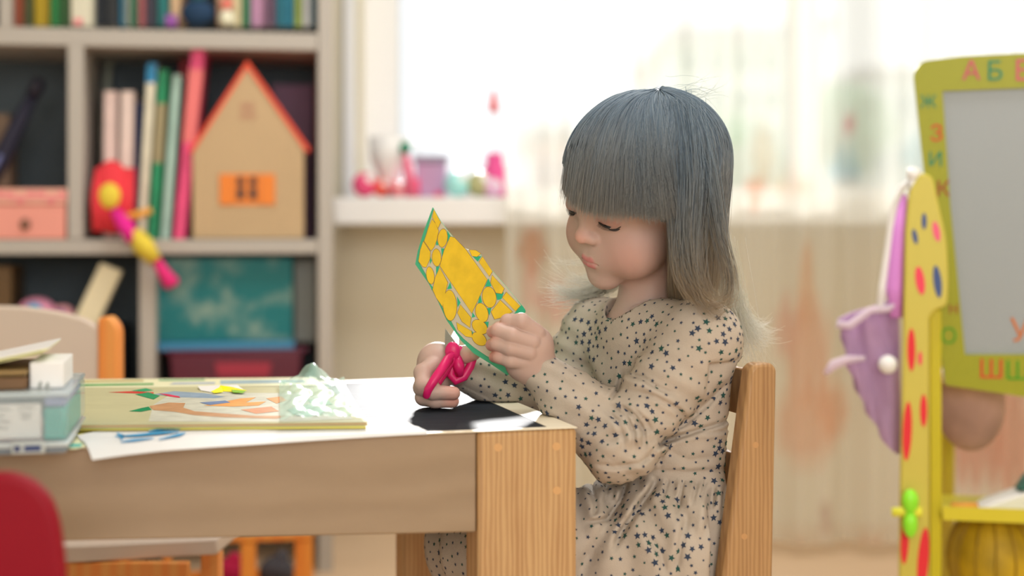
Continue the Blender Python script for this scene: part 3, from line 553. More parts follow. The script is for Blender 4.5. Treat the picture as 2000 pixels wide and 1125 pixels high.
# drawing paper with yellow marks, lowest, and white sheet drooping over the edge
zp = ZT+0.0006
bm = bmesh.new(); decal(bm, [(60, 880), (150, 877), (200, 862), (560, 835), (540, 815), (90, 815)], zp, 0)
for q, c in (([(128, 862), (170, 850), (200, 845), (198, 838), (140, 842)], 1), ([(130, 874), (158, 872), (160, 866), (130, 868)], 2), ([(60, 872), (128, 874), (128, 866), (70, 864)], 1)): decal(bm, q, zp+.0003, c)
o = obj_bm('drawing', bm, [colr((222, 214, 170), k=1.4), colr((232, 190, 70)), colr((60, 160, 150))]); tag(o, 'yellow and cream drawing under the plastic box at the table edge', 'drawing')
M_paper = mat('white_paper', (226, 232, 238), 0.7, 1.25, bump=.1, bscale=20, trans=.15)
def white_sheet():
    near = [(180, 898), (250, 888), (320, 880), (420, 873), (500, 868), (620, 860), (720, 854), (790, 850), (835, 848)]
    far = [(150, 850), (215, 838), (300, 828), (400, 823), (500, 819), (620, 814), (700, 818), (760, 822), (800, 826)]
    bm = bmesh.new(); rows = []; n = 8; zz = ZT+.0022
    for (nx_, ny), (fx, fy) in zip(near, far):
        off = .003+.034*max(0, min(1, (700-nx_)/420)); a = T.at(nx_, ny, -off); b = onz(fx, fy, zz); edge = onz(nx_, ny, zz)
        r = []
        te = off/max(.01, (b-a).dot(T.n))
        for k in range(n+1):
            t = [0, te*.4, te*.75, te*1.02, .3, .5, .7, .85, 1][k]; p = a.lerp(b, t); e = 1-t; droop = (a.z-zz)*max(0, 1-t/te)**1.3; p.z = zz+droop+.0006*math.sin(t*9+nx_*.02)*(t > .3)
            r.append(bm.verts.new(p))
        rows.append(r)
    for i in range(len(rows)-1):
        for k in range(n): bm.faces.new((rows[i][k], rows[i+1][k], rows[i+1][k+1], rows[i][k+1]))
    for st in ([(225, 852), (270, 849), (310, 845), (350, 842)], [(236, 862), (262, 859), (300, 855)], [(228, 845), (240, 851), (236, 857)], [(290, 842), (318, 838), (352, 838)], [(310, 858), (350, 849), (362, 845)]):
        q = squig(st, 5.5); pts = [onz(x, y, zz+.0014) for x, y in q]; poly(bm, pts, 1)
    o = obj_bm('paper_sheet', bm, [M_paper, colr((40, 140, 190), k=1.3)], smooth=False); tag(o, 'white sheet with a blue drawing overhanging the near table edge', 'paper')
    md = o.modifiers.new('thickness', 'SOLIDIFY'); md.thickness = .0003
white_sheet()
# big board books
def board_book(label, pts, z, th, cov, edge, art, inset=4):
    root = empty('picture_book', onz(*pts[0], z)); tag(root, label, 'book')
    c = [onz(x, y, z) for x, y in pts]; bm = bmesh.new(); prism(bm, c[::-1], (0, 0, -.0008)); prism(bm, [p-Vector((0, 0, th-.0008)) for p in c][::-1], (0, 0, -.0008))
    cov_o = obj_bm('cover', bm, [cov], root)
    mid = sum(c, Vector())/len(c); bm = bmesh.new(); prism(bm, [mid+(p-mid)*.992-Vector((0, 0, .0008)) for p in c][::-1], (0, 0, -(th-.0016))); obj_bm('page_block', bm, edge, root)
    if art:
        bm = bmesh.new(); mats = []
        for k, (q, rgb) in enumerate(art): decal(bm, q, z+.0002+.00003*k, len(mats)); mats.append(mat('printed_ink', rgb, .75, .95, spec=.12, var=.15, vscale=60))
        obj_bm('cover_picture', bm, mats, root)
    return root
zb0 = ZT+.0035
board_book('wide picture book with pale borders furthest back on the table', [(132, 758), (628, 752), (615, 737), (140, 741)], ZT+.004, .0032, colr((216, 210, 176), k=1.35), M_pages,
   [([(140, 755), (300, 752), (300, 748), (140, 750)], (130, 180, 120)), ([(330, 751), (420, 750), (420, 746), (340, 747)], (190, 200, 210)), ([(430, 750), (600, 747), (590, 741), (430, 743)], (170, 195, 205)), ([(150, 747), (280, 745), (280, 742), (150, 743)], (205, 190, 130)), ([(310, 744), (400, 743), (400, 740), (310, 741)], (150, 195, 150))])
board_book('large yellow-edged picture book under the illustrated one', [(90, 836), (716, 831), (634, 762), (110, 764)], ZT+.0058, .003, colr((200, 180, 90)), colr((225, 195, 110)), None)
art = [([(290, 823), (560, 823), (690, 818), (640, 780), (600, 768), (340, 766), (300, 790)], (205, 205, 190)),
       ([(300, 770), (340, 764), (400, 768), (440, 775), (420, 778), (350, 776)], (150, 170, 190)), ([(210, 766), (255, 768), (300, 769), (300, 766), (255, 764)], (215, 70, 60)), ([(256, 763), (285, 758), (300, 762), (280, 765)], (60, 160, 110)), ([(264, 770), (290, 766), (312, 773), (300, 780), (285, 776)], (50, 150, 100)),
       ([(252, 803), (275, 797), (290, 794), (296, 800), (275, 804)], (30, 140, 90)), ([(292, 793), (330, 786), (362, 787), (358, 796), (380, 803), (430, 807), (500, 812), (560, 812), (540, 818), (440, 815), (380, 811), (340, 804), (300, 801)], (196, 150, 110)),
       ([(398, 792), (430, 786), (470, 778), (500, 776), (480, 786), (520, 784), (505, 792), (455, 794)], (235, 165, 90)), ([(520, 778), (550, 774), (560, 782), (540, 788)], (230, 160, 100)), ([(470, 800), (530, 794), (545, 803), (500, 808)], (215, 150, 110)), ([(310, 768), (330, 774), (352, 777), (350, 774), (330, 770)], (220, 60, 90)),
       ([(390, 786), (440, 782), (450, 786), (410, 791)], (120, 140, 180)), ([(560, 800), (600, 790), (640, 800), (620, 812), (580, 812)], (170, 195, 185)), ([(600, 780), (640, 782), (650, 790), (610, 790)], (160, 200, 170))]
board_book('large picture book with a cream cover and painted animals on the table', [(92, 830), (720, 824), (640, 755), (112, 757)], ZT+.0095, .0036, mat('cream_cover', (204, 200, 160), .75, .88, spec=.12, var=.06, vscale=20), colr((170, 140, 100)), art)
ZB = ZT+.0098
# crumpled plastic sleeve
def sleeve():
    m = bpy.data.materials.new('clear_film'); m.use_nodes = True; N = m.node_tree.nodes; L = m.node_tree.links; b = N['Principled BSDF']
    b.inputs['Base Color'].default_value = (.55, .85, .72, 1); b.inputs['Roughness'].default_value = .3; b.inputs['Alpha'].default_value = .45; b.inputs['Specular IOR Level'].default_value = .25
    n = 40; bm = bmesh.new(); c = [onz(548, 822, ZB+.003), onz(716, 820, ZB+.003), onz(672, 748, ZB+.003), onz(545, 750, ZB+.003)]
    V = []
    for i in range(n+1):
        for j in range(n+1):
            u, v = i/n, j/n; p = (c[0]*(1-u)+c[1]*u)*(1-v)+(c[3]*(1-u)+c[2]*u)*v
            h = abs(math.sin(u*11+v*5+2*math.sin(v*7)))*.004+abs(math.sin(v*17-u*9))*.003+.020*math.exp(-((u-.5)**2*26+(v-.97)**2*60))
            p.z += h*min(1, 6*u, 6*(1-u)) if v < .9 else h; p.z += .0004; V.append(bm.verts.new(p))
    for i in range(n):
        for j in range(n): bm.faces.new((V[i*(n+1)+j], V[(i+1)*(n+1)+j], V[(i+1)*(n+1)+j+1], V[i*(n+1)+j+1]))
    o = obj_bm('plastic_sleeve', bm, m, smooth=True); tag(o, 'crumpled clear plastic sleeve with a mint sheen on the right of the picture book', 'plastic sleeve')
sleeve()
# folded paper scrap
bm = bmesh.new(); z = ZB+.0006
a = [onz(386, 754, z+.002), onz(462, 751, z+.004), onz(480, 764, z), onz(452, 766, z), onz(420, 767, z), onz(392, 762, z)]
poly(bm, a, 0); z += .0035; poly(bm, [onz(430, 753, z+.003), onz(452, 756, z), onz(482, 763, z-.002), onz(462, 766, z-.003), onz(425, 764, z-.003)], 1); poly(bm, [onz(412, 765, z-.002), onz(432, 755, z+.003), onz(436, 766, z-.003), onz(418, 768, z-.003)], 1); poly(bm, [onz(452, 761, z-.001), onz(480, 763, z-.001), onz(474, 767, z-.002), onz(455, 766, z-.002)], 2)
o = obj_bm('paper_scrap', bm, [colr((232, 230, 200)), colr((240, 190, 30)), colr((110, 160, 40))]); tag(o, 'small folded white, yellow and green paper scrap on the picture book', 'paper scrap'); md = o.modifiers.new('t', 'SOLIDIFY'); md.thickness = .0004
# plastic craft box at the left, overhanging the near edge
PB = Plane(W(130, 833, 1.238), 12)
def pb(name, x0, x1, z0, z1, d0, d1, m, parent, bevel=.002):
    bm = bmesh.new(); a, b = PB.at(x0, 830, d0*0), PB.at(x1, 830, d0*0); P = []
    for z in (z0, z1):
        for p, d in ((a, d0), (b, d0), (b, d1), (a, d1)): q = p+PB.n*d; P.append(Vector((q.x, q.y, z)))
    box_pts(bm, P); return obj_bm(name, bm, m, parent, bevel=bevel)
z0 = ZT+.0012; z1 = PB.at(60, 768).z; r = empty('craft_box', PB.at(20, 830, .09)); r.location.z = z0; tag(r, 'clear plastic craft box with white label at the left end of the table', 'box')
def clear(name, rgb, a, rough=.12):
    m = mat(name, rgb, rough, 1.0, alpha=a, spec=.7); return m
M_cp = clear('frosted_plastic', (205, 222, 228), .34); zl = PB.at(60, 868).z
bm = bmesh.new(); XL = -230
pb('tray', XL, 132, z0, zl, 0, .17, clear('tray_plastic', (170, 190, 205), .5), r, .004); pb('box_lid', XL-2, 134, zl+.0004, z1, -.002, .172, M_cp, r, .007)
pb('lid_rim', XL-3, 135, zl-.003, zl+.002, -.004, .174, clear('rim_plastic', (220, 232, 235), .75), r, .002); pb('lid_rim', XL-2, 134, z1-.004, z1+.0004, -.0025, .1725, clear('rim_plastic', (215, 230, 235), .6), r, .002)
pb('clasp', 24, 90, PB.at(0, 886).z, PB.at(0, 862).z, -.009, -.0045, clear('clasp_plastic', (205, 215, 215), .8), r, .0015); pb('clasp_slot', 30, 42, PB.at(0, 880).z, PB.at(0, 869).z, -.0095, -.0091, colr((60, 70, 110), k=1), r, 0); pb('clasp_slot', 50, 82, PB.at(0, 880).z, PB.at(0, 869).z, -.0095, -.0091, colr((60, 76, 120), k=1), r, 0)
lb = pb('paper_label', -120, 80, PB.at(0, 858).z, PB.at(0, 790).z, .001, .0018, colr((232, 230, 216), k=1.25), r, 0)
bm = bmesh.new()
for i, (x0_, x1_, y) in enumerate(((36, 66, 797), (38, 62, 809), (42, 60, 817), (-90, 20, 800), (-90, 10, 812), (-90, 20, 824), (-90, 15, 836))):
    prism(bm, [PB.at(x, yy, .0007) for x, yy in ((x0_, y-2), (x1_, y-2), (x1_, y+1), (x0_, y+1))], PB.n*.0002)
obj_bm('label_print', bm, colr((150, 150, 145), k=1), r)
pb('bead_tray', 83, 128, zl+.003, PB.at(0, 800).z, .004, .15, colr((50, 160, 150), .4, k=1.3), r); pb('bead_tray', 84, 127, PB.at(0, 799).z, PB.at(0, 778).z, .006, .15, colr((120, 130, 170), .4), r); pb('bead_tray', XL+6, 126, z0+.003, zl-.005, .006, .16, colr((66, 90, 120), .5, k=1.1), r)
zt2 = z1+.0008
pb2 = lambda nm, x0, x1, y0, y1, d0, d1, m, par=None, bev=.001: pb(nm, x0, x1, y0, y1, d0, d1, m, par, bev)
hb = empty('wooden_case', PB.at(-20, 830, .05)); hb.location.z = zt2; tag(hb, 'small dark brown case with a black lid seam on the plastic box', 'case')
def zy(py, d): return PB.at(30, py, d).z
pb('case_body', -160, 46, zt2, zy(737, .02), .02, .14, mat('brown_case', (110, 80, 50), .4, 1.1, var=.2), hb); pb('case_lid', -161, 47, zy(735, .02), zy(724, .02), .0195, .1405, mat('brown_lid', (130, 104, 60), .4, 1.1), hb); pb('lid_seam', -158, 44, zy(737, .02)+.0001, zy(735, .02)-.0001, .021, .139, colr((20, 16, 14), k=1), hb, 0)
wb = PB.at(0, 700, .145)
bm = bmesh.new(); a, b = PB.at(50, 830, 0)+PB.n*.03, PB.at(117, 830, 0)+PB.n*.03; P = []
for z in (0, PB.at(60, 708, .03).z):
    for p, d in ((a, 0), (b, 0), (b, .09), (a, .09)): q = p+PB.n*d; P.append(Vector((q.x, q.y, z if z > z1+.0008 else zt2)))
box_pts(bm, P); b2 = bmesh.new()
for x, y in ((78, 752), (92, 754)): prism(b2, PB.pts(ell2(x, y, 3.5, 8, 8, .3), .0298), -PB.n*.0002)
simple('card_box', 'small white cardboard box with grey scribbles right of the brown case', 'box', [('card_body', bm, colr((232, 236, 232), k=1.25), False, .001), ('scribble', b2, colr((150, 155, 150), k=1), False, 0)])
# tilted booklet on top
bm = bmesh.new(); zc = zy(708, .0); A = [PB.at(-150, 742, .05), PB.at(92, 676, .09), PB.at(86, 684, .19), PB.at(-150, 752, .17)]
A = [PB.at(-150, 730, .03), PB.at(94, 678, .03), PB.at(94, 678, .03)+PB.n*.11, PB.at(-150, 730, .03)+PB.n*.11]
nrm = (A[1]-A[0]).cross(A[3]-A[0]).normalized(); prism(bm, A, -nrm*.0012); b2 = bmesh.new(); prism(b2, [p-nrm*.0013 for p in [A[0].lerp(A[1], .01), A[0].lerp(A[1], .99), A[3].lerp(A[2], .99), A[3].lerp(A[2], .01)]], -nrm*.0012)
B = [A[0]-Vector((0, 0, .0)), PB.at(60, 700, .03), PB.at(60, 700, .03)+PB.n*.11, A[3]]; b3 = bmesh.new(); B = [PB.at(-150, 737, .031), PB.at(80, 689, .031), PB.at(80, 689, .031)+PB.n*.11, PB.at(-150, 737, .031)+PB.n*.11]; prism(b3, B, -nrm*.0010)
simple('booklet', 'open pale green booklet tilted on top of the pile at far left', 'booklet', [('cover', bm, colr((200, 220, 195), .4), False, 0), ('pages', b2, colr((226, 216, 130)), False, 0), ('back_cover', b3, mat('booklet_print', (205, 205, 150), .5, 1.3, var=.4, vscale=40), False, 0)])
bm = bmesh.new(); p = PB.at(122, 752, .12); p.z = zt2+.0105; ball(bm, p, .009, 2, (.6, 1, .95)); simple('eraser', 'tiny pink rounded eraser on the right end of the plastic box', 'eraser', [('eraser', bm, colr((225, 110, 120)), True, 0)])
# ================================================================ chairs
M_red = mat('crimson_plastic', (150, 0, 32), 0.5, .85, spec=.25)
RC = Plane(W(0, 930, 1.05), 6)
r = empty('red_chair', RC.at(-60, 1100, .02)); r.location.z = 0; tag(r, 'crimson plastic chair back with rounded corner in front of the table at left', 'chair')
out = rounded([(-260, 1500), (-235, 930), (-200, 925), (20, 925), (62, 940), (95, 972), (112, 1020), (122, 1090), (130, 1200), (150, 1500)], [0, 60, 60, 60, 40, 40, 60, 60, 60, 0], 5)
bm = bmesh.new(); prism(bm, RC.pts(out, 0), RC.n*.018); obj_bm('backrest', bm, M_red, r, bevel=.006, seg=3)
a, b = RC.at(-255, 1500, -.001), RC.at(145, 1500, -.001)
bm = bmesh.new(); P = []
for z in (a.z-.02, a.z):
    for p, d in ((a, 0.0), (b, 0.0), (b, -.26), (a, -.26)): q = p+RC.n*d; P.append(Vector((q.x, q.y, z)))
box_pts(bm, P); obj_bm('seat', bm, M_red, r, bevel=.006)
for s in (a, b):
    for d in (.0, -.24):
        bm = bmesh.new(); q = s+RC.n*d+(b-a).normalized()*(.015 if s is a else -.015); tube(bm, [(q.x, q.y, a.z-.021), (q.x, q.y, 0)], [.012, .010], 12); obj_bm('leg', bm, M_red, r, smooth=True)
# white chair behind the table
WCH = Plane(W(200, 640, 2.15), -4); M_cw = mat('cream_painted_board', (218, 202, 188), .5, 1.0); M_or = wood('orange_beech', (232, 156, 84), (214, 130, 60), scale=14, axis='Z', k=1.3)
r = empty('white_backed_chair', WCH.at(60, 700, -.1)); r.location.z = 0; tag(r, 'small chair with cream curved backrest and orange beech posts behind the table', 'chair')
zseat = W(0, 1052, 1.92).z
out = rounded([(-190, 760), (-205, 640), (-150, 606), (-40, 597), (40, 598), (110, 608), (165, 622), (192, 640), (192, 760)], [0, 20, 40, 40, 40, 40, 20, 10, 0], 5)
bm = bmesh.new(); prism(bm, WCH.pts(out, 0), WCH.n*.016); obj_bm('backrest', bm, M_cw, r, bevel=.004)
for x0, x1 in ((190, 230), (-240, -200)):
    o2 = rounded([(x0, 1700), (x0, 622), (x0+22, 616), (x1, 640), (x1, 1700)], [0, 6, 10, 20, 0], 5); q = WCH.pts(o2, -.004); 
    for p in q: p.z = max(p.z, 0)
    bm = bmesh.new(); prism(bm, q, WCH.n*.03); obj_bm('back_post', bm, M_or, r, bevel=.004)
SF = Plane(W(425, 1052, 1.86), -4+9); 
bm = bmesh.new(); P = []; a, b = W(60, 1056, 1.86), W(424, 1050, 1.92); n_ = Vector((.05, 1, 0)).normalized()
for dz in (-.022, 0):
    for p, d in ((a, 0), (b, 0), (b, .225), (a, .285)): q = p+n_*d; P.append(Vector((q.x, q.y, zseat+dz)))
box_pts(bm, P); obj_bm('seat', bm, M_cw, r, bevel=.003)
for p, d in ((b, .012), (a, .012)):
    q = p+n_*d; bm = bmesh.new(); sx = -1 if p is b else 1; boxlh(bm, (min(q.x, q.x+sx*.026), q.y, 0), (max(q.x, q.x+sx*.026), q.y+.03, zseat-.0225)); obj_bm('front_leg', bm, M_or, r, bevel=.003)
bm = bmesh.new(); boxlh(bm, (a.x+.03, a.y+.02, zseat-.06), (b.x-.03, a.y+.035, zseat-.0235)); obj_bm('stretcher', bm, M_or, r, bevel=.002)
# the girl's chair
GC = Plane(W(1500, 900, 1.475), 16); M_ch = wood('pine_chair', (164, 118, 72), (206, 162, 110), scale=70, axis='Z', k=.75, dist=4, fine=60)
gch = empty('pine_chair', GC.at(1400, 1400, .13)); gch.location.z = 0; tag(gch, 'pine chair with slatted back on which the girl sits, right of the table', 'chair')
DS = .27
def side(d):
    base = rounded([(1466, 722), (1478, 710), (1508, 709), (1518, 720), (1509, 1180), (1515, 1860), (1452, 1860), (1425, 1260), (1398, 1240), (1414, 1120)], [6, 8, 8, 8, 40, 0, 0, 20, 10, 30], 4)
    q = [p for p in GC.pts(base, 0)]
    for p in q: p.z = max(0, p.z)
    bm = bmesh.new(); prism(bm, [p+GC.n*d for p in q], GC.n*.024); return bm
obj_bm('side_post', side(0), M_ch, gch, bevel=.004); obj_bm('side_post', side(DS), M_ch, gch, bevel=.004)
def slat(x0, x1, y0, y1, name='back_slat', lean=0.0):
    a = GC.pts([(x0, y0), (x1, y0), (x1-lean, y1), (x0-lean, y1)], .0245); bm = bmesh.new(); prism(bm, a, GC.n*(DS-.025)); return obj_bm(name, bm, M_ch, gch, bevel=.002)
slat(1487, 1502, 728, 820, lean=8); slat(1472, 1487, 900, 975, lean=6)
ZSEAT = .285
sa, sb = GC.at(1200, 900), GC.at(1452, 900)
bm = bmesh.new(); P = []
for z in (ZSEAT-.018, ZSEAT):
    for p, d in ((sa, .0), (sb, .0), (sb, DS+.024), (sa, DS+.024)): q = p+GC.n*d; P.append(Vector((q.x, q.y, z)))
P = [Vector((p.x, p.y, p.z)) for p in P]; 
box_pts(bm, P); obj_bm('seat', bm, M_ch, gch, bevel=.004)
for d in (0, DS):
    q = sa+GC.n*d; bm = bmesh.new(); Pp = []
    for z in (0, ZSEAT-.0185):
        for s, e in ((0, 0), (.035, 0), (.035, .024), (0, .024)): v = q+GC.u*s+GC.n*e; Pp.append(Vector((v.x, v.y, z)))
    box_pts(bm, Pp); obj_bm('front_leg', bm, M_ch, gch, bevel=.003)
for px, py in ((1476, 869), (1454, 1048)):
    bm = bmesh.new(); prism(bm, [GC.at(x, y, -.0003) for x, y in ell2(px, py, 6, 6, 14)], GC.n*.001); obj_bm('dowel', bm, mat('dowel_end', (196, 150, 100), .5, .95), gch)
# ================================================================ easel at the right
EA = Plane(W(1815, 600, 2.1), -12); EB = Plane(W(1890, 400, 2.08), -12, lean=4)
M_ye = mat('yellow_lacquer', (216, 200, 50), .4, .85); M_ly = mat('pale_yellow_lacquer', (222, 208, 90), .4, .85); M_lg = mat('lime_lacquer', (196, 196, 40), .4, 1.2)
ea = empty('easel', EA.at(1950, 1100, .1)); ea.location.z = 0; tag(ea, "yellow children's alphabet easel with a whiteboard and spotted legs at the right", 'easel')
fo = [(1846, 752), (1838, 680), (1812, 400), (1798, 270), (1784, 142), (1800, 120), (1880, 110), (2000, 104), (2150, 104), (2290, 112), (2310, 140), (2300, 400), (2280, 752), (2150, 772), (2000, 775)]
fi = [(1885, 693), (1876, 600), (1856, 400), (1841, 178), (2000, 172), (2260, 175), (2245, 400), (2225, 693)]
fo = rounded(fo, [4, 0, 0, 0, 14, 18, 0, 0, 0, 20, 20, 0, 4, 0, 0], 4)
qo, qi = EB.pts(fo, 0), EB.pts(fi, 0)
def ring(bm, outer, inner, off):
    off = Vector(off)
    def lay(o_, i_): return [bm.verts.new(p) for p in o_], [bm.verts.new(p) for p in i_]
    (ao, ai), (bo, bi) = lay(outer, inner), lay([p+off for p in outer], [p+off for p in inner])
    for (o_, i_) in ((ao, ai), (bo, bi)):
        e = []
        for r_ in (o_, i_):
            for k in range(len(r_)): e.append(bm.edges.new((r_[k], r_[(k+1) % len(r_)])))
        bmesh.ops.triangle_fill(bm, edges=e, use_beauty=True)
    for r0, r1 in ((ao, bo), (ai, bi)):
        for k in range(len(r0)): bm.faces.new((r0[k], r0[(k+1) % len(r0)], r1[(k+1) % len(r0)], r1[k]))
bm = bmesh.new(); ring(bm, qo, qi, EB.n*.016); obj_bm('board_frame', bm, M_lg if False else mat('lime_frame', (190, 194, 44), .4, .66), ea)
bm = bmesh.new(); prism(bm, EB.pts(fi, .006), EB.n*.006); obj_bm('whiteboard', bm, mat('whiteboard_surface', (176, 186, 192), .3, .8), ea)
mt_ = {'p': colr((200, 90, 110), k=1.1), 't': colr((20, 130, 100), k=1.1), 'r': colr((205, 60, 40), k=1.1), 'b': colr((190, 110, 50), k=1.2), 'd': colr((150, 50, 40), k=1.1), 'g': colr((60, 150, 20), k=1.1)}
for s, x, y, sz, k, rot in (('А', 1897, 140, 52, 'p', 0), ('Б', 1943, 141, 52, 't', 0), ('В', 1999, 140, 56, 'p', 0), ('Г', 2060, 140, 52, 'g', 0), ('Д', 2120, 140, 52, 'r', 0), ('Ж', 1813, 200, 34, 't', 0), ('З', 1829, 262, 44, 'r', 0), ('И', 1827, 313, 40, 't', 0), ('К', 1842, 370, 42, 'd', 0),
                            ('Н', 1862, 605, 26, 'd', 0), ('О', 1853, 658, 44, 'g', 0), ('Ш', 1936, 723, 52, 'r', 0), ('Щ', 1988, 726, 52, 'g', 0), ('Э', 2045, 726, 50, 'p', 0)):
    bm = bmesh.new(); text_bm(bm, s, EB.at(x, y, -.0004), EB.u, EB.v, sz/FPX*2.08, -EB.n); obj_bm('letter', bm, mt_[k], ea)
bm = bmesh.new(); text_bm(bm, 'У', EB.at(1992, 648, .0055), EB.u, EB.v, 64/FPX*2.08, -EB.n); tag(obj_bm('magnet_letter', bm, mt_['b']), 'brown letter magnet on the lower part of the whiteboard', 'magnet')
M_leg = M_ly
def legpanel(x0, mir=False):
    lo = [(1800, 336), (1822, 345), (1834, 400), (1850, 470), (1853, 560), (1850, 598), (1826, 606), (1815, 620), (1815, 1400), (1753, 1400), (1757, 1000), (1763, 700), (1768, 450), (1776, 372)]
    q = EA.pts(rounded(lo, [10, 10, 20, 30, 20, 14, 8, 8, 0, 0, 20, 20, 20, 14], 4), -.02); return q
q = legpanel(0); c0 = EA.at(1786, 1400, -.02)
for p in q: p.z = max(p.z, 0.0)
legext = EA.at(1786, 1400).z
bm = bmesh.new(); prism(bm, q, EA.n*.018)
a, b = EA.at(1753, 1399, -.02), EA.at(1815, 1399, -.02); prism(bm, [a, b, Vector((b.x, b.y, 0)), Vector((a.x, a.y, 0))], EA.n*.018)
leg = obj_bm('leg', bm, M_leg, ea, bevel=.003)
mm = [colr((228, 60, 84), k=1.3), colr((60, 80, 130), k=1.2), colr((205, 36, 46), k=1.3), colr((232, 90, 120), k=1.3)]
for x, y, rx, ry, k, ro in ((1797, 548, 9, 28, 0, -.15), (1831, 550, 8, 32, 1, -.12), (1780, 683, 8, 42, 2, 0), (1772, 842, 9, 58, 2, .04), (1804, 802, 7, 32, 2, 0), (1829, 452, 7, 20, 3, -.2), (1805, 432, 5, 16, 1, 0), (1787, 462, 5, 15, 1, -.2), (1803, 1095, 11, 65, 2, .08), (1767, 1060, 8, 42, 2, .04), (1797, 700, 4, 14, 0, 0)):
    bm = bmesh.new(); prism(bm, EA.pts(ell2(x, y, rx, ry, 20, ro), -.0201), -EA.n*.0006); obj_bm('painted_spot', bm, mm[k], leg)
# deep side of the front leg and the other legs
bm = bmesh.new(); a, b = EA.at(1816, 604, 0), EA.at(1839, 604, 0); prism(bm, [a, b, Vector((b.x, b.y, 0)), Vector((a.x, a.y, 0))], EA.n*.02); obj_bm('leg_batten', bm, mat('lime_batten', (190, 178, 20), .4, 1.15), ea, bevel=.002)
bm = bmesh.new(); a, b = EA.at(2260, 604, 0), EA.at(2330, 604, 0); prism(bm, [a, b, Vector((b.x, b.y, 0)), Vector((a.x, a.y, 0))], EA.n*.02); obj_bm('leg', bm, M_leg, ea, bevel=.003)
for x in (1850, 2240):
    bm = bmesh.new(); a = EA.at(x, 400, .03); b = EA.at(x, 400, .42); tube(bm, [a, Vector((b.x, b.y, 0))], .012, 10); obj_bm('rear_leg', bm, M_ye, ea, smooth=True)
zt0, zt1 = EA.at(1900, 1014).z, EA.at(1900, 988).z
bm = bmesh.new(); a, b = EA.at(1840, 1000, 0), EA.at(2259, 1000, 0); P = []
for z in (zt0, zt0+.006):
    for p, d in ((a, -.01), (b, -.01), (b, .16), (a, .16)): v = p+EA.n*d; P.append(Vector((v.x, v.y, z)))
box_pts(bm, P); P = []
for z in (zt0, zt1):
    for p, d in ((a, -.016), (b, -.016), (b, -.0105), (a, -.0105)): v = p+EA.n*d; P.append(Vector((v.x, v.y, z)))
box_pts(bm, P); obj_bm('tray', bm, mat('olive_tray', (196, 184, 40), .4, 1.2), ea)
# bolt and wing nut
bm = bmesh.new(); a, b = EA.at(1742, 1000, -.026), EA.at(1800, 1000, -.026); tube(bm, [a, b], .007, 10); obj_bm('bolt', bm, colr((220, 214, 60)), ea, smooth=True)
bm = bmesh.new(); c = EA.at(1778, 1000, -.034); ball(bm, c+Vector((0, 0, .016)), .014, 3, (.85, .6, 1.25)); ball(bm, c-Vector((0, 0, .018)), .014, 3, (.75, .6, 1.4)); obj_bm('wing_nut', bm, colr((120, 200, 40), .3), ea, smooth=True)
bm = bmesh.new(); c = EA.at(1785, 340, -.01); ball(bm, c, .011, 3, (1, .8, 1)); tube(bm, [c, c-Vector((0.004, 0, .03))], .006, 10, mi=0); obj_bm('hook_peg', bm, colr((240, 245, 235), .3), ea, smooth=True)
# odds on the tray
def trayobj(px, d, name, label, cat, bm_, rgb): 
    o = obj_bm(name, bm_, colr(rgb, .5)); tag(o, label, cat)
p = EA.at(1965, 1000, .04); bm = bmesh.new(); z = zt0+.0065
poly_ = [(p.x-.035, z), (p.x+.06, z), (p.x+.06, z+.034), (p.x+.02, z+.024), (p.x-.02, z+.010)]
prism(bm, [Vector((x, p.y, zz)) for x, zz in poly_], (0, .05, 0)); b2 = bmesh.new(); prism(b2, [Vector((x, p.y+.004, zz)) for x, zz in ((p.x+.022, z+.0275), (p.x+.062, z+.0375), (p.x+.066, z+.066), (p.x+.036, z+.05))], (0, .03, 0))
simple('toy_boot', 'white toy with a dark teal part lying on the easel tray', 'toy', [('sole', bm, colr((225, 235, 225)), False, .003), ('cuff', b2, colr((40, 90, 84)), False, .003)])
p = EA.at(1885, 1000, .03); bm = bmesh.new(); tube(bm, [Vector((p.x-.02, p.y, zt0+.0125)), Vector((p.x+.018, p.y, zt0+.0125))], .006, 10); simple('crayon', 'short orange brown crayon on the easel tray', 'crayon', [('crayon', bm, colr((190, 130, 50)), True, 0)])
# dark yellow ball under the tray
bm = bmesh.new(); c = EA.at(1937, 1090, .06); ball(bm, c, .064, 4, (1, 1, 1.2))
b2 = bmesh.new()
for k in range(7):
    a = k*math.pi/7; tube(b2, [c+Vector((.0655*math.cos(a)*math.sin(t), .0655*math.sin(a)*math.sin(t)*1.0, .079*math.cos(t))) for t in [2*math.pi*i/28 for i in range(28)]], .0018, 6, closed=True)
b3 = bmesh.new(); tube(b3, [c+Vector((0, 0, .075)), Vector((c.x, c.y, zt0-.001))], .004, 8)
simple('lantern', 'dark yellow ribbed paper lantern hanging under the easel tray', 'lantern', [('lantern_body', bm, mat('olive_paper', (170, 140, 20), .6, 1.3, var=.3, vscale=20), True, 0), ('rib_wires', b2, colr((130, 104, 16)), True, 0), ('cord', b3, colr((130, 110, 40)), True, 0)])
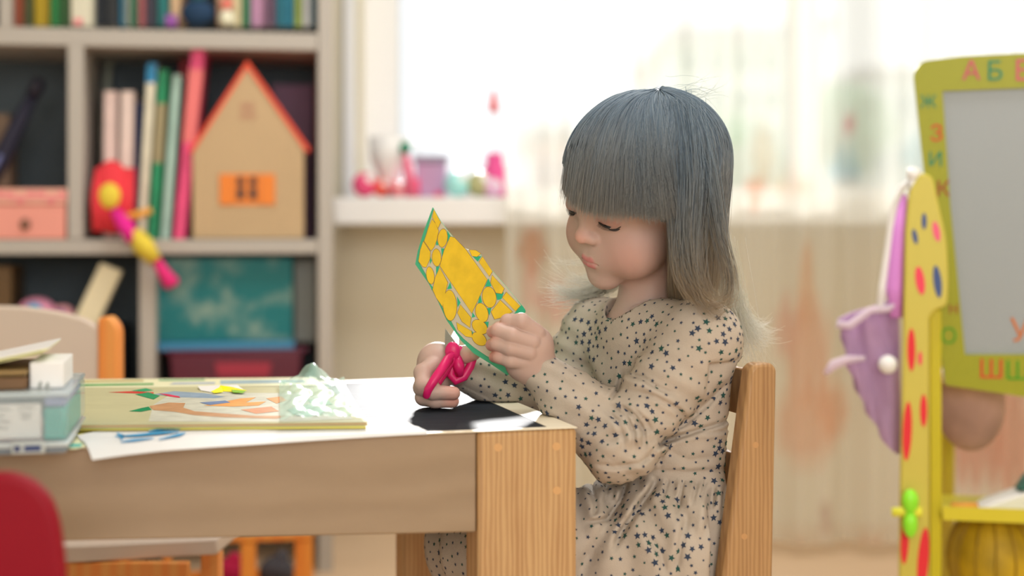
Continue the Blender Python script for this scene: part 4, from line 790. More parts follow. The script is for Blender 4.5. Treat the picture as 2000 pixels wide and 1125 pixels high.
# lilac cloth hat and its white strap hanging on the left side
def folded(name, pts, d0, thick, rgb, label, cat, extra, amp=.006, tr=.3):
    q = EA.pts(pts, d0); c = sum(q, Vector())/len(q); bm = bmesh.new(); prism(bm, q, EA.n*thick); bmesh.ops.triangulate(bm, faces=bm.faces); bmesh.ops.subdivide_edges(bm, edges=bm.edges, cuts=5, use_grid_fill=True)
    for v in bm.verts:
        s = (v.co-c).dot(EA.u); zz = v.co.z-c.z; v.co += EA.n*(-amp*math.sin(s*150+zz*26+1.2*math.sin(zz*40)))+EA.u*(.0025*math.sin(zz*170))
    return bm
M_li = mat('lilac_cotton', (196, 164, 200), .8, 1.1, var=.1, vscale=20, trans=.35)
b1 = folded('h', rounded([(1757, 560), (1757, 890), (1738, 880), (1690, 800), (1655, 720), (1640, 630), (1636, 625), (1700, 600), (1740, 590)], 14, 3), .01, .03, None, None, None, None)
b2 = bmesh.new(); tube(b2, EA.pts([(1634, 634), (1660, 636), (1700, 606), (1735, 604), (1756, 590)], .0), [.008, .009, .008, .008, .006], 10, flat=.7); tube(b2, EA.pts([(1612, 730), (1628, 712), (1655, 702), (1690, 700)], .002), [.006, .012, .011, .006], 10, flat=.6)
b3 = bmesh.new(); tube(b3, EA.pts([(1783, 350), (1762, 366), (1746, 410), (1733, 500), (1724, 560), (1718, 610)], -.0), [.006, .008, .007, .006, .006, .006], 8, flat=.6)
b4 = bmesh.new(); ball(b4, EA.at(1734, 712, -.004), .014, 3)
b5 = bmesh.new(); tube(b5, EA.pts([(1764, 380), (1757, 450), (1748, 560), (1752, 620)], .004), [.006, .012, .014, .010], 10)
simple('sun_hat', 'lilac cotton hat with frilled brim and white strap hanging from the easel', 'hat', [('crown', b1, M_li, True, 0), ('brim', b2, mat('lilac_frill', (228, 196, 232), .8, 1.4, trans=.4), True, 0), ('strap', b3, colr((245, 240, 242), .7), True, 0), ('pompom', b4, colr((222, 216, 205), .9), True, 0), ('hat_lining', b5, colr((184, 120, 190), .8), True, 0)])
bm = bmesh.new(); c = EA.at(1895, 790, .10); ball(bm, c, .062, 4, (.85, .6, 1.15)); b2 = bmesh.new(); tube(b2, [c+Vector((.05*math.cos(t), .034*math.sin(t)-.001, .045)) for t in [2*math.pi*i/20 for i in range(20)]], .009, 8, closed=True)
b3 = bmesh.new(); tube(b3, [c+Vector((0, 0, .06)), EA.at(1895, 700, .1)], .004, 8)
simple('cloth_bag', 'taupe cloth bag hanging behind the easel below the whiteboard', 'bag', [('bag_body', bm, mat('taupe_cloth', (170, 136, 124), .9, 1.2, var=.3, vscale=14), True, 0), ('opening_band', b2, colr((200, 170, 190)), True, 0), ('cord', b3, colr((160, 130, 120)), True, 0)])
# ================================================================ the girl: distance-field modelling helpers
def V3(p): return np.array(p, np.float32)
def cap(P, a, b, r1, r2):
    a, b = V3(a), V3(b); pa = P-a; ba = b-a; h = np.clip(pa@ba/max(float(ba@ba), 1e-12), 0, 1)
    return np.linalg.norm(pa-h[:, None]*ba, axis=1)-(r1+(r2-r1)*h)
def ell(P, c, r, R=None):
    q = P-V3(c)
    if R is not None: q = q@np.array(R, np.float32)
    r = V3(r); k0 = np.linalg.norm(q/r, axis=1); k1 = np.linalg.norm(q/(r*r), axis=1)+1e-9
    return k0*(k0-1)/k1
def smin(a, b, k):
    h = np.maximum(k-np.abs(a-b), 0)/k; return np.minimum(a, b)-h*h*k*.25
def smax(a, b, k): return -smin(-a, -b, k)
def chain(P, pts, rs, k=.004):
    d = None
    for i in range(len(pts)-1):
        c = cap(P, pts[i], pts[i+1], rs[i], rs[i+1]); d = c if d is None else smin(d, c, k)
    return d
def surfnet(f, lo, hi, h, proj=2):
    lo = V3(lo); n = np.ceil((V3(hi)-lo)/h).astype(int)+1; n = ((n+7)//8)*8
    nb = n//8; bi = np.stack(np.meshgrid(*[np.arange(k) for k in nb], indexing='ij'), -1).reshape(-1, 3)
    cen = lo+(bi*8+3.5)*h; cv = f(cen.astype(np.float32)); act = np.abs(cv) < 8*h*1.25
    vals = np.empty(tuple(n), np.float32); vb = vals.reshape(nb[0], 8, nb[1], 8, nb[2], 8).transpose(0, 2, 4, 1, 3, 5)
    vb[...] = cv.reshape(nb)[..., None, None, None]
    l8 = np.stack(np.meshgrid(*[np.arange(8)]*3, indexing='ij'), -1).reshape(-1, 3); ab = bi[act]
    for s in range(0, len(ab), 3000):
        a = ab[s:s+3000]; P = (lo+((a[:, None, :]*8+l8[None]).reshape(-1, 3))*h).astype(np.float32); v = f(P).reshape(-1, 8, 8, 8)
        for k in range(len(a)): vb[a[k, 0], a[k, 1], a[k, 2]] = v[k]
    s = vals < 0; c8 = [s[i:n[0]-1+i, j:n[1]-1+j, k:n[2]-1+k] for i in (0, 1) for j in (0, 1) for k in (0, 1)]
    mix = np.logical_or.reduce(c8) & ~np.logical_and.reduce(c8); cells = np.argwhere(mix); idm = -np.ones(mix.shape, np.int64); idm[mix] = np.arange(len(cells))
    acc = np.zeros((len(cells), 3)); cnt = np.zeros(len(cells)); corner = np.array([(i, j, k) for i in (0, 1) for j in (0, 1) for k in (0, 1)])
    for a in range(8):
        for b in range(a+1, 8):
            if np.abs(corner[a]-corner[b]).sum() != 1: continue
            A = cells+corner[a]; B = cells+corner[b]; va = vals[A[:, 0], A[:, 1], A[:, 2]]; vb_ = vals[B[:, 0], B[:, 1], B[:, 2]]; m = (va < 0) != (vb_ < 0)
            t = np.where(m, va/np.where(m, va-vb_, 1), 0); acc += np.where(m[:, None], corner[a]+(corner[b]-corner[a])*t[:, None], 0); cnt += m
    V = lo+(cells+acc/np.maximum(cnt, 1)[:, None])*h; F = []
    for ax in range(3):
        e1, e2 = [(1, 2), (2, 0), (0, 1)][ax]; sl0 = [slice(1, None)]*3; 
        a = s.copy(); A0 = np.take(s, range(0, n[ax]-1), ax); A1 = np.take(s, range(1, n[ax]), ax); d = np.argwhere(A0 != A1)
        ok = (d[:, e1] > 0) & (d[:, e2] > 0) & (d[:, e1] < n[e1]-1) & (d[:, e2] < n[e2]-1); d = d[ok]; sg = s[d[:, 0], d[:, 1], d[:, 2]]
        u = np.zeros(3, int); u[e1] = 1; w_ = np.zeros(3, int); w_[e2] = 1
        q = [idm[tuple((d-u-w_).T)], idm[tuple((d-w_).T)], idm[tuple(d.T)], idm[tuple((d-u).T)]]; q = np.stack(q, 1); q[~sg] = q[~sg][:, ::-1]; F.append(q)
    F = np.concatenate(F); V = V.astype(np.float32)
    for _ in range(proj):
        e = h*.5; f0 = f(V); g = np.stack([f(V+np.array(o_, np.float32)*e)-f(V-np.array(o_, np.float32)*e) for o_ in ((1, 0, 0), (0, 1, 0), (0, 0, 1))], 1)/(2*e)
        gl_ = np.linalg.norm(g, axis=1, keepdims=True)+1e-6; stp = np.clip(f0[:, None]/gl_, -h*.6, h*.6); V = V-stp*g/gl_
    return V, F
def np_mesh(name, V, F, smooth=True):
    me = bpy.data.meshes.new(name); nv, nf = len(V), len(F); F = np.asarray(F); k = F.shape[1]
    me.vertices.add(nv); me.vertices.foreach_set('co', np.asarray(V, np.float32).ravel()); me.loops.add(nf*k); me.loops.foreach_set('vertex_index', F.ravel().astype(np.int32))
    me.polygons.add(nf); me.polygons.foreach_set('loop_start', np.arange(0, nf*k, k, dtype=np.int32)); me.update(calc_edges=True); me.validate()
    if smooth: me.shade_smooth()
    return me
# ---------------------------------------------------------------- pose
HO = W(1254, 369, 1.575)
YAW, PITCH, ROLL = 39, 20, 16
ca, sa_ = math.cos(math.radians(YAW)), math.sin(math.radians(YAW))
Fw = Vector((-ca, -sa_, 0)); Lw = Vector((sa_, -ca, 0)); Uw = Vector((0, 0, 1))
def headR():
    R0 = Matrix((Lw, Fw, Uw)).transposed()          # columns: left, forward, up
    # local axes: x = her left, y = forward, z = up   (left-handed basis is avoided by using -x for rotation sense)
    p = math.radians(PITCH); q = math.radians(ROLL)
    Rp = Matrix(((1, 0, 0), (0, math.cos(p), math.sin(p)), (0, -math.sin(p), math.cos(p))))      # forward tips down
    Rr = Matrix(((math.cos(q), 0, math.sin(q)), (0, 1, 0), (-math.sin(q), 0, math.cos(q))))      # top leans to her left
    return R0 @ Rr @ Rp
HR = np.array(headR(), np.float64)
def h2w(p): return Vector(HR @ np.array(p, float))+HO
HON = V3(HO)
def face_local(P): return (P-HON)@HR.astype(np.float32)
def lip_sdf(X, g=0.0):
    u = smin(cap(X, (0, .0838, -.0548), (.0058, .0830, -.0540), .0029-g, .0030-g), cap(X, (.0058, .0830, -.0540), (.0185, .0745, -.0590), .0029-g, .0012-g*.3), .002)
    l = smin(cap(X, (0, .0828, -.0618), (.0065, .0812, -.0612), .0036-g, .0033-g), cap(X, (.0065, .0812, -.0612), (.0178, .0742, -.0594), .0032-g, .0013-g*.3), .002)
    return u, l
def head_sdf_l(Q):
    X = Q.copy(); X[:, 0] = np.abs(X[:, 0])
    d = ell(Q, (0, -.010, .028), (.0735, .091, .070))
    d = smin(d, ell(Q, (0, .018, -.036), (.0575, .060, .060)), .03)
    d = smin(d, ell(Q, (0, .040, .022), (.056, .047, .045)), .02)
    d = smin(d, ell(X, (.0350, .048, -.046), (.0285, .0290, .0310)), .020)
    d = smin(d, ell(Q, (0, .062, -.056), (.0250, .0215, .0240)), .018)          # muzzle
    d = smin(d, ell(Q, (0, .0645, -.0855), (.0180, .0145, .0120)), .018)         # chin
    # eye hollows, lids
    d = smax(d, -ell(X, (.030, .0985, -.001), (.0165, .0165, .0095)), .010)
    d = smin(d, ell(X, (.030, .0655, -.003), (.0150, .0158, .0125)), .004)
    d = smax(d, -ell(X, (.031, .0830, -.0080), (.0125, .0060, .0021)), .0012)
    d = smin(d, cap(X, (.014, .083, .0135), (.040, .0735, .0145), .0042, .003), .010)   # brow
    # nose
    d = smin(d, cap(Q, (0, .0760, .006), (0, .0850, -.021), .0055, .0072), .011)
    d = smin(d, ell(Q, (0, .0885, -.0260), (.0092, .0085, .0080)), .006)
    d = smin(d, ell(X, (.0095, .0825, -.0290), (.0060, .0066, .0056)), .005)
    d = smax(d, -ell(X, (.0048, .0890, -.0338), (.0029, .0034, .0024)), .002)
    d = smax(d, -cap(Q, (0, .0895, -.037), (0, .0885, -.0455), .0016, .0020), .004)
    # mouth
    up, lo_ = lip_sdf(X)
    d = smin(d, up, .003); d = smin(d, lo_, .003)
    d = smax(d, -smin(cap(X, (0, .0895, -.0580), (.008, .0868, -.0576), .0008, .0008), cap(X, (.008, .0868, -.0576), (.0192, .0750, -.0596), .0009, .0007), .001), .0016)
    d = smax(d, -ell(Q, (0, .0880, -.0715), (.011, .0050, .0035)), .008)
    # ears
    e = ell(X, (.0725, -.006, -.010), (.0060, .0130, .0185)); e = smax(e, -ell(X, (.0790, -.003, -.008), (.0045, .0080, .0120)), .003)
    d = smin(d, e, .006)
    return d
neckA = h2w((0, -.020, -.050)); neckB = W(1262, 615, 1.600)
def tp(px, py, Y): return V3(W(px, py, Y))
# torso frame
TA = math.radians(40); tF = Vector((-math.cos(TA), -math.sin(TA), 0)); tL = Vector((math.sin(TA), -math.cos(TA), 0)); TR = np.array(Matrix((tL, tF, Uw)).transposed())
chest = W(1292, 720, 1.590); belly = W(1318, 870, 1.590); pelv = W(1335, 1020, 1.60)
SLj, SRj = W(1372, 664, 1.515), W(1168, 652, 1.660)
EL, WL = W(1208, 868, 1.500), W(1052, 722, 1.528)
ER, WR = W(1085, 790, 1.675), W(905, 722, 1.628)
HipL, HipR = W(1330, 1062, 1.545), W(1300, 1062, 1.665)
KnL, KnR = W(955, 1078, 1.540), W(915, 1075, 1.640)
AnkL, AnkR = W(905, 1440, 1.53), W(890, 1440, 1.67)
def torso(P, g=0.0):
    d = ell(P, chest, (.086+g, .060+g, .085+g), TR)
    d = smin(d, ell(P, belly, (.078+g, .070+g, .085+g), TR), .05)
    d = smin(d, ell(P, pelv, (.088+g, .078+g, .075+g), TR), .04)
    sh = smin(cap(P, neckB+Vector((0, 0, -.022)), SLj, .030+g, .034+g), cap(P, neckB+Vector((0, 0, -.022)), SRj, .030+g, .034+g), .02)
    return smin(d, sh, .035)
def boxd(P, org, u, n, s0, s1, d0, d1, z0, z1):
    q = P-V3(org); s = q@V3(u); d = q@V3(n); z = P[:, 2]
    return np.maximum(np.maximum(np.maximum(s0-s, s-s1), np.maximum(d0-d, d-d1)), np.maximum(z0-z, z-z1))
SF_TOP = float((GC.at(1477, 775, .0)-GC.p0).dot(GC.u)); SF_LOW = float((GC.at(1467, 940, 0)-GC.p0).dot(GC.u)); SEATS = (float((sa-GC.p0).dot(GC.u)), float((sb-GC.p0).dot(GC.u)))
def trim(d, P):
    """body and cloth rest against the table top, the chair seat and the chair back instead of sinking in"""
    d = smax(d, -boxd(P, TC, T.u, T.n, -TL, .0012, -.001, TD+.001, ZT-.10, ZT+.0006), .003)
    z = P[:, 2]; s = (P-V3(GC.p0))@V3(GC.u); lim = SF_LOW+(SF_TOP-SF_LOW)*np.clip((z-.43)/.09, 0, 1)
    d = np.where((z > .27) & (z < .60), smax(d, s-lim-np.maximum(0, z-.56)*2, .010), d)
    d = smax(d, -boxd(P, GC.p0, GC.u, GC.n, SEATS[0]-.002, SEATS[1]+.05, -.001, DS+.026, -.05, ZSEAT+.0008), .003)
    q = (P-V3(GC.p0))@V3(GC.n); d = np.where((P[:, 0] > .10) & (z < .57), smax(d, q-DS+.001, .006), d)
    return d
# hands -----------------------------------------------------------------------------
NH = dict(wrist=WL, palm=W(1030, 688, 1.525))
def near_hand(P):
    pc = NH['palm']; d = cap(P, WL, W(1033, 690, 1.524), .0200, .0225)
    d = smin(d, cap(P, W(1043, 672, 1.522), W(1020, 712, 1.520), .0200, .0170), .014)
    fs = [([(1046, 652, 1.512), (1018, 628, 1.504), (992, 628, 1.509), (985, 636, 1.518)], [.0108, .0088, .0078, .0068]),
          ([(1038, 668, 1.505), (1000, 655, 1.498), (973, 645, 1.503), (962, 648, 1.512)], [.0100, .0082, .0075, .0066]),
          ([(1033, 688, 1.504), (996, 680, 1.498), (970, 671, 1.503), (960, 674, 1.512)], [.0096, .0080, .0073, .0065]),
          ([(1025, 706, 1.508), (996, 704, 1.502), (975, 697, 1.506), (966, 697, 1.514)], [.0092, .0076, .0069, .0062])]
    for pts, rs in fs:
        f_ = chain(P, [W(*q) for q in pts], rs, .003); d = smin(d, f_, .0014)
    th = chain(P, [W(1048, 690, 1.540), W(1020, 655, 1.552), W(992, 640, 1.548), W(975, 640, 1.543)], [.0115, .0100, .0088, .0075], .005)
    return smin(d, th, .006)
def far_hand(P):
    d = cap(P, WR, W(858, 712, 1.600), .0195, .0200); d = smin(d, cap(P, W(852, 705, 1.595), W(842, 756, 1.590), .0190, .0175), .016)
    fs = [([(848, 712, 1.580), (826, 728, 1.565), (826, 752, 1.552), (846, 757, 1.545)], [.0105, .0098, .0088, .0078]),
          ([(838, 735, 1.575), (824, 757, 1.556), (846, 766, 1.545), (886, 768, 1.545)], [.0105, .0092, .0084, .0072]),
          ([(836, 752, 1.580), (827, 776, 1.560), (850, 783, 1.551), (884, 784, 1.552)], [.0100, .0088, .0080, .0070]),
          ([(842, 765, 1.590), (842, 788, 1.578), (862, 788, 1.570), (876, 787, 1.568)], [.0092, .0078, .0070, .0062])]
    for pts, rs in fs: d = smin(d, chain(P, [W(*q) for q in pts], rs, .003), .0014)
    th = chain(P, [W(862, 705, 1.600), W(886, 696, 1.590), W(910, 692, 1.578), W(925, 690, 1.572)], [.0115, .0105, .0092, .0080], .005)
    return smin(d, th, .006)
EAR_ = None
def body_pieces():
    R32 = HR.astype(np.float32)
    def head(P):
        d = head_sdf_l(face_local(P)); d = smin(d, cap(P, neckA, neckB, .0330, .0350), .014); d = smin(d, ell(P, neckB+Vector((0, 0, -.02)), (.060, .045, .03), TR), .02); return d
    def nh(P): return smin(near_hand(P), cap(P, WL, WL.lerp(EL, .35), .0195, .0215), .008)
    def fh(P): return trim(smin(far_hand(P), cap(P, WR, WR.lerp(ER, .35), .0190, .0210), .008), P)
    def rest(P):
        d = torso(P, -.008)
        for a, b, c in ((SLj, EL, WL), (SRj, ER, WR)): d = smin(d, chain(P, [a, b, c.lerp(b, .2)], [.029, .025, .019], .01), .02)
        for a, b, c in ((HipL, KnL, AnkL), (HipR, KnR, AnkR)): d = smin(d, chain(P, [a, b, c], [.044, .036, .026], .02), .03)
        return trim(smin(d, cap(P, neckB, chest, .034, .05), .02), P)
    out = []
    c = HO; out.append(surfnet(head, c-Vector((.13, .13, .16)), c+Vector((.13, .13, .12)), .0014))
    for f_, pc in ((nh, W(1020, 690, 1.52)), (fh, W(880, 735, 1.59))): out.append(surfnet(f_, pc-Vector((.085, .07, .075)), pc+Vector((.085, .10, .07)), .0011))
    out.append(surfnet(rest, (-.16, 1.40, .03), (.32, 1.80, .66), .005))
    return out
def merge(L_):
    V = np.concatenate([v for v, _ in L_]); F = []; o = 0
    for v, f_ in L_: F.append(f_+o); o += len(v)
    return V, np.concatenate(F)
BV, BF = merge(body_pieces())
me = np_mesh('person', BV, BF)
# skin tints: lips, cheeks, nostrils, fingertips
Q = face_local(BV.astype(np.float32)); X = Q.copy(); X[:, 0] = np.abs(X[:, 0])
C = np.tile(np.array(srgb(214, 182, 170, .82)), (len(BV), 1)); 
def tint(d, soft, rgb, a, k=1.2):
    global C
    w_ = np.clip(1-d/soft, 0, 1)[:, None]*a; C = C*(1-w_)+np.array(srgb(*rgb, k=k))[None]*w_
near_face = np.linalg.norm(Q, axis=1) < .13
def lips(): return np.minimum(*lip_sdf(X, .0004))
tint(np.linalg.norm(X-V3((.042, .062, -.044)), axis=1), .036, (218, 146, 136), .5, .84)
tint(np.linalg.norm(Q-V3((0, .097, -.028)), axis=1), .018, (226, 150, 130), .5)
tint(np.maximum(lips(), 0), .0020, (206, 92, 104), .9, 1.0)
tint(np.maximum(ell(X, (.031, .078, -.0045), (.014, .009, .0035)), 0), .004, (170, 120, 110), .6, 1.0)
tint(np.maximum(cap(X, (.014, .089, .0150), (.044, .073, .0165), .0022, .001), 0), .003, (170, 130, 100), .55, 1.0)
for tpx in (W(985, 636, 1.515), W(962, 648, 1.508), W(960, 674, 1.508), W(966, 697, 1.51), W(925, 690, 1.57), W(886, 768, 1.545), W(884, 784, 1.552)):
    tint(np.linalg.norm(BV-V3(tpx), axis=1), .016, (232, 130, 110), .45)
at = me.color_attributes.new('tint', 'FLOAT_COLOR', 'POINT'); at.data.foreach_set('color', np.concatenate([C, np.ones((len(C), 1))], 1).astype(np.float32).ravel())
M_skin = mat('skin', (226, 172, 148), .48, 1, attr='tint', sss=.2, bump=.06, bscale=400, spec=.35)
person = link('person', me, M_skin); tag(person, 'toddler girl in a cream star-print dress sitting at the table, cutting a yellow card', 'person')
# eyes
M_eye = mat('eye_white', (225, 222, 222), .15, 1.0); M_iris = mat('iris', (50, 58, 66), .1, .8)
for sx in (1, -1):
    bm = bmesh.new(); c = (sx*.030, .0650, -.004); bmesh.ops.create_uvsphere(bm, u_segments=28, v_segments=18, radius=.0145)
    for f_ in bm.faces:
        m_ = f_.calc_center_median().normalized(); 
        if m_.dot(Vector((0, math.cos(.5), -math.sin(.5)))) > .45: f_.material_index = 1
    for v in bm.verts: v.co = h2w(Vector(c)+v.co)
    obj_bm('eye', bm, [M_eye, M_iris], person, smooth=True)
    bm = bmesh.new(); r1 = random.Random(3)
    base = [(sx*(.0185+.0250*t), .0810-.0100*t*t-.0008, -.0062-.0030*math.sin(math.pi*t)+(-.0015*t)) for t in [i/14 for i in range(15)]]
    tube(bm, [h2w(p) for p in base], [.0004]+[.0012]*13+[.0004], 6)
    for i in range(34):
        t = .06+.92*i/33; p = Vector((sx*(.0185+.0250*t), .0808-.0100*t*t, -.0062-.0030*math.sin(math.pi*t)-.0015*t)); o_ = Vector((sx*.0010*(t-.3)*2, .0026, -.0026-r1.random()*.0008)); 
        tube(bm, [h2w(p), h2w(p+o_*.55), h2w(p+o_+Vector((0, .0008, .0010)))], [.00022, .00017, .00006], 4)
    obj_bm('eyelashes', bm, colr((62, 54, 50), k=.8), person, smooth=True)
# ---------------------------------------------------------------- dress
def folds(P):
    return None
seamZ = W(0, 925, 1.5).z
def sleeve_sdf(P, S_, E_, W_, seed):
    d = chain(P, [S_, E_, E_.lerp(W_, .55), W_], [.0415, .0375, .0310, .0235], .02)
    # creases round the elbow and along the forearm
    a = V3(E_); b = V3(W_); ax = (b-a)/np.linalg.norm(b-a); t = (P-a)@ax; s2 = V3(S_); ax2 = (s2-a)/np.linalg.norm(s2-a); t2 = (P-a)@ax2
    r = np.linalg.norm(P-a, axis=1)
    d = d+.0030*np.sin(t*250+P[:, 0]*60+seed+2*np.sin(P[:, 2]*90))*np.exp(-(r/.060)**2)+.0022*np.sin(t2*190+P[:, 2]*80+seed)*np.exp(-((t2-.05)/.07)**2)*(t2 > -.02)
    e = (P-b)@ax; d = smax(d, e-.002, .004)
    return d
CREASES = [([(1208, 792), (1240, 812), (1257, 842), (1258, 880)], 5, .0065), ([(1192, 792), (1222, 812), (1238, 845), (1238, 884)], 4, .0038), ([(1180, 800), (1205, 822), (1218, 856), (1214, 886)], 4, .0028), ([(1232, 792), (1262, 822), (1275, 850)], 4, .003),
 ([(1215, 728), (1255, 738), (1285, 758), (1320, 772)], 5, .0042), ([(1228, 762), (1280, 775), (1325, 800), (1345, 825)], 6, .004), ([(1262, 890), (1300, 862), (1360, 842), (1412, 826), (1438, 806)], 5, .0052), ([(1300, 850), (1345, 822), (1385, 786), (1425, 742)], 6, .003), ([(1370, 848), (1410, 842), (1438, 828)], 4, .003),
 ([(1217, 722), (1207, 760), (1188, 784)], 4, .004), ([(1288, 850), (1291, 890), (1289, 928)], 3, .0014), ([(1300, 880), (1345, 900), (1400, 892)], 8, .0025), ([(1150, 905), (1200, 912), (1250, 905), (1285, 880)], 5, .003),
 ([(1286, 932), (1268, 965), (1240, 1002), (1212, 1042), (1196, 1080)], 7, .0105), ([(1228, 940), (1212, 980), (1186, 1014), (1140, 1022)], 5, .0065), ([(1335, 934), (1330, 965), (1322, 1005)], 4, .004), ([(1396, 938), (1388, 990), (1376, 1060)], 7, .0055), ([(1418, 938), (1410, 1010), (1398, 1100)], 5, .0045),
 ([(1362, 934), (1358, 960), (1350, 990)], 3.5, .003), ([(1306, 934), (1300, 955), (1292, 978)], 3.5, .003), ([(1380, 936), (1374, 956), (1366, 975)], 3, .0025), ([(1345, 1000), (1330, 1060), (1320, 1120)], 7, .0045), ([(1260, 1040), (1290, 1080), (1300, 1125)], 7, .004), ([(1150, 940), (1165, 985), (1160, 1010)], 5, .004), ([(1180, 940), (1185, 960), (1180, 985)], 4, .003)]
def dress_sdf(P):
    d = torso(P, .004)
    # wrinkles on bodice
    q = (P-V3(belly))@TR.astype(np.float32); z = P[:, 2]
    fold = np.sin(q[:, 2]*75+q[:, 1]*60+2.2*np.sin(q[:, 0]*30+q[:, 2]*20))*.0034*np.exp(-((z-.50)/.08)**2)
    d = d+fold
    d = smax(d, z-W(0, 586, 1.6).z-.004-.09*np.maximum(0, -q[:, 1]-.0)*.4, .004)                      # open above the shoulders
    nk = cap(P, neckB+Vector((-.004, -.002, -.010)), neckB+Vector((0.004, .004, .08)), .0430, .043); d = smax(d, -nk, .003)
    for args in ((SLj, EL, WL, .5), (SRj, ER, WR, 2.1)): d = smin(d, sleeve_sdf(P, *args), .014)
    # skirt
    th = chain(P, [HipL, KnL], [.078, .053], .03); th = smin(th, chain(P, [HipR, KnR], [.074, .053], .03), .05)
    hip = ell(P, pelv+Vector((.002, 0, -.012)), (.104, .092, .085), TR); sk = smin(th, hip, .05)
    back = ell(P, W(1372, 1120, 1.56), (.040, .055, .115)); sk = smin(sk, back, .03); side_ = cap(P, W(1330, 1075, 1.520), W(1240, 1190, 1.500), .050, .034); sk = smin(sk, side_, .03)
    ang = np.arctan2(P[:, 1]-1.60, P[:, 0]-.185); below = np.clip((seamZ-z)/.03, 0, 1)
    wob = 2.0*np.sin(z*26+P[:, 0]*12); cr = np.sin(P[:, 0]*150+P[:, 2]*38+wob)*np.cos(P[:, 1]*40)
    big = np.exp(-((P[:, 0]-(.105+.55*(z-.40)))/.010)**2)*np.clip((.44-z)/.03, 0, 1)*np.clip((z-.33)/.03, 0, 1)
    sk = sk+below*(.0042*cr+.0022*np.sin(P[:, 0]*330+wob*1.4)*np.exp(-((z-seamZ)/.03)**2))+big*.011
    sk = smax(sk, z-(seamZ+.004), .006)
    d = smin(d, sk, .006)
    # pressed-in creases of the cloth on the near side
    qx = 1000+P[:, 0]/P[:, 1]*FPX; qy = HY-(z-CZ)/P[:, 1]*FPX; near = (P[:, 1] < 1.585)
    for pl, w_, dep in CREASES:
        sel = near & (qx > min(p[0] for p in pl)-30) & (qx < max(p[0] for p in pl)+30) & (qy > min(p[1] for p in pl)-30) & (qy < max(p[1] for p in pl)+30)
        if not sel.any(): continue
        A2 = np.stack([qx[sel], qy[sel]], 1); best = np.full(len(A2), 1e9); tb = np.zeros(len(A2)); sd = np.zeros(len(A2)); ns = len(pl)-1
        for i in range(ns):
            a2 = np.array(pl[i], float); b2 = np.array(pl[i+1], float); ba = b2-a2; h = np.clip(((A2-a2)@ba)/(ba@ba), 0, 1); v = A2-a2-h[:, None]*ba; dd = np.hypot(v[:, 0], v[:, 1]); m = dd < best
            best = np.where(m, dd, best); tb = np.where(m, (i+h)/ns, tb); sd = np.where(m, (ba[0]*v[:, 1]-ba[1]*v[:, 0])/np.hypot(*ba), sd)
        env = np.clip(np.minimum(tb, 1-tb)*5, 0, 1); d[sel] += (dep*(np.exp(-(best/w_)**2)-.55*np.exp(-((sd-2.2*w_)/(1.6*w_))**2)*np.exp(-(best/(5*w_))**2))*env).astype(d.dtype)
    d = d+.0022*np.exp(-((z-seamZ)/.0032)**2)*(np.linalg.norm(P[:, :2]-V3(pelv)[:2], axis=1) < .13)
    d = trim(smax(d, .20-z+.0, .01), P)
    # rest on the seat and stay clear of the chair and the apron
    nrm_ = P@V3(GC.n)-float(GC.p0.dot(GC.n)); d = smax(d, np.minimum(np.minimum(-(nrm_-.0290), P[:, 0]-.205), .562-P[:, 2]), .006)
    return d
DV, DF = surfnet(dress_sdf, (-.14, 1.38, .17), (.36, 1.80, .66), .0023, proj=1)
dme = np_mesh('dress', DV, DF)
# scattered stars, part of the print
def stars(me, V, F):
    T3 = np.concatenate([F[:, :3], F[:, [0, 2, 3]]]); A, B, Cc = V[T3[:, 0]], V[T3[:, 1]], V[T3[:, 2]]; nn = np.cross(B-A, Cc-A); ar = np.linalg.norm(nn, axis=1)/2; nn = nn/(2*ar[:, None]+1e-12)
    r = np.random.default_rng(5); n = 42000; k = r.choice(len(T3), n, p=ar/ar.sum()); u, v = r.random(n), r.random(n); fl = u+v > 1; u[fl], v[fl] = 1-u[fl], 1-v[fl]
    P = A[k]+(B-A)[k]*u[:, None]+(Cc-A)[k]*v[:, None]; Nn = nn[k]
    # cluster centres give the larger stars
    cc = P[r.choice(n, 150, replace=False)]; grid = {}; out = []; cell = .012
    for i in range(n):
        p = P[i]; dc = np.min(np.linalg.norm(cc-p, axis=1)); big = dc < .020
        R0 = (.0034+.0013*r.random()) if big and r.random() < .6 else (.0016+.0011*r.random()); gap = (.0066 if big else .0082)+.0035*r.random()
        key = tuple((p//cell).astype(int)); ok = True
        for a in (-1, 0, 1):
            for b in (-1, 0, 1):
                for c in (-1, 0, 1):
                    for (q, rq) in grid.get((key[0]+a, key[1]+b, key[2]+c), ()):
                        if np.linalg.norm(q-p) < (gap if rq < .003 else gap*1.0): ok = False
        if ok: grid.setdefault(key, []).append((p, R0)); out.append((p, Nn[i], R0))
    SV, SF, MI = [], [], []
    for p, nrm, R0 in out:
        t = np.cross(nrm, r.normal(size=3)); t /= np.linalg.norm(t)+1e-9; b = np.cross(nrm, t); o_ = len(SV); c0 = p+nrm*.00045; SV.append(c0); mi = 1 if r.random() < .62 else 2
        for j in range(10):
            rr = R0 if j % 2 == 0 else R0*.45; a = j*math.pi/5; SV.append(c0+(t*math.cos(a)+b*math.sin(a))*rr-nrm*.00015)
        for j in range(10): SF.append((o_, o_+1+j, o_+1+(j+1) % 10)); MI.append(mi)
    return np.array(SV), np.array(SF), np.array(MI)
SV, SF, MI = stars(dme, DV, DF)
F3 = np.concatenate([DF[:, :3], DF[:, [0, 2, 3]]]); dme = np_mesh('dress', np.concatenate([DV, SV]), np.concatenate([F3, SF+len(DV)]))
if len(dme.polygons) == len(F3)+len(SF): dme.polygons.foreach_set('material_index', np.concatenate([np.zeros(len(F3), np.int32), MI.astype(np.int32)]))
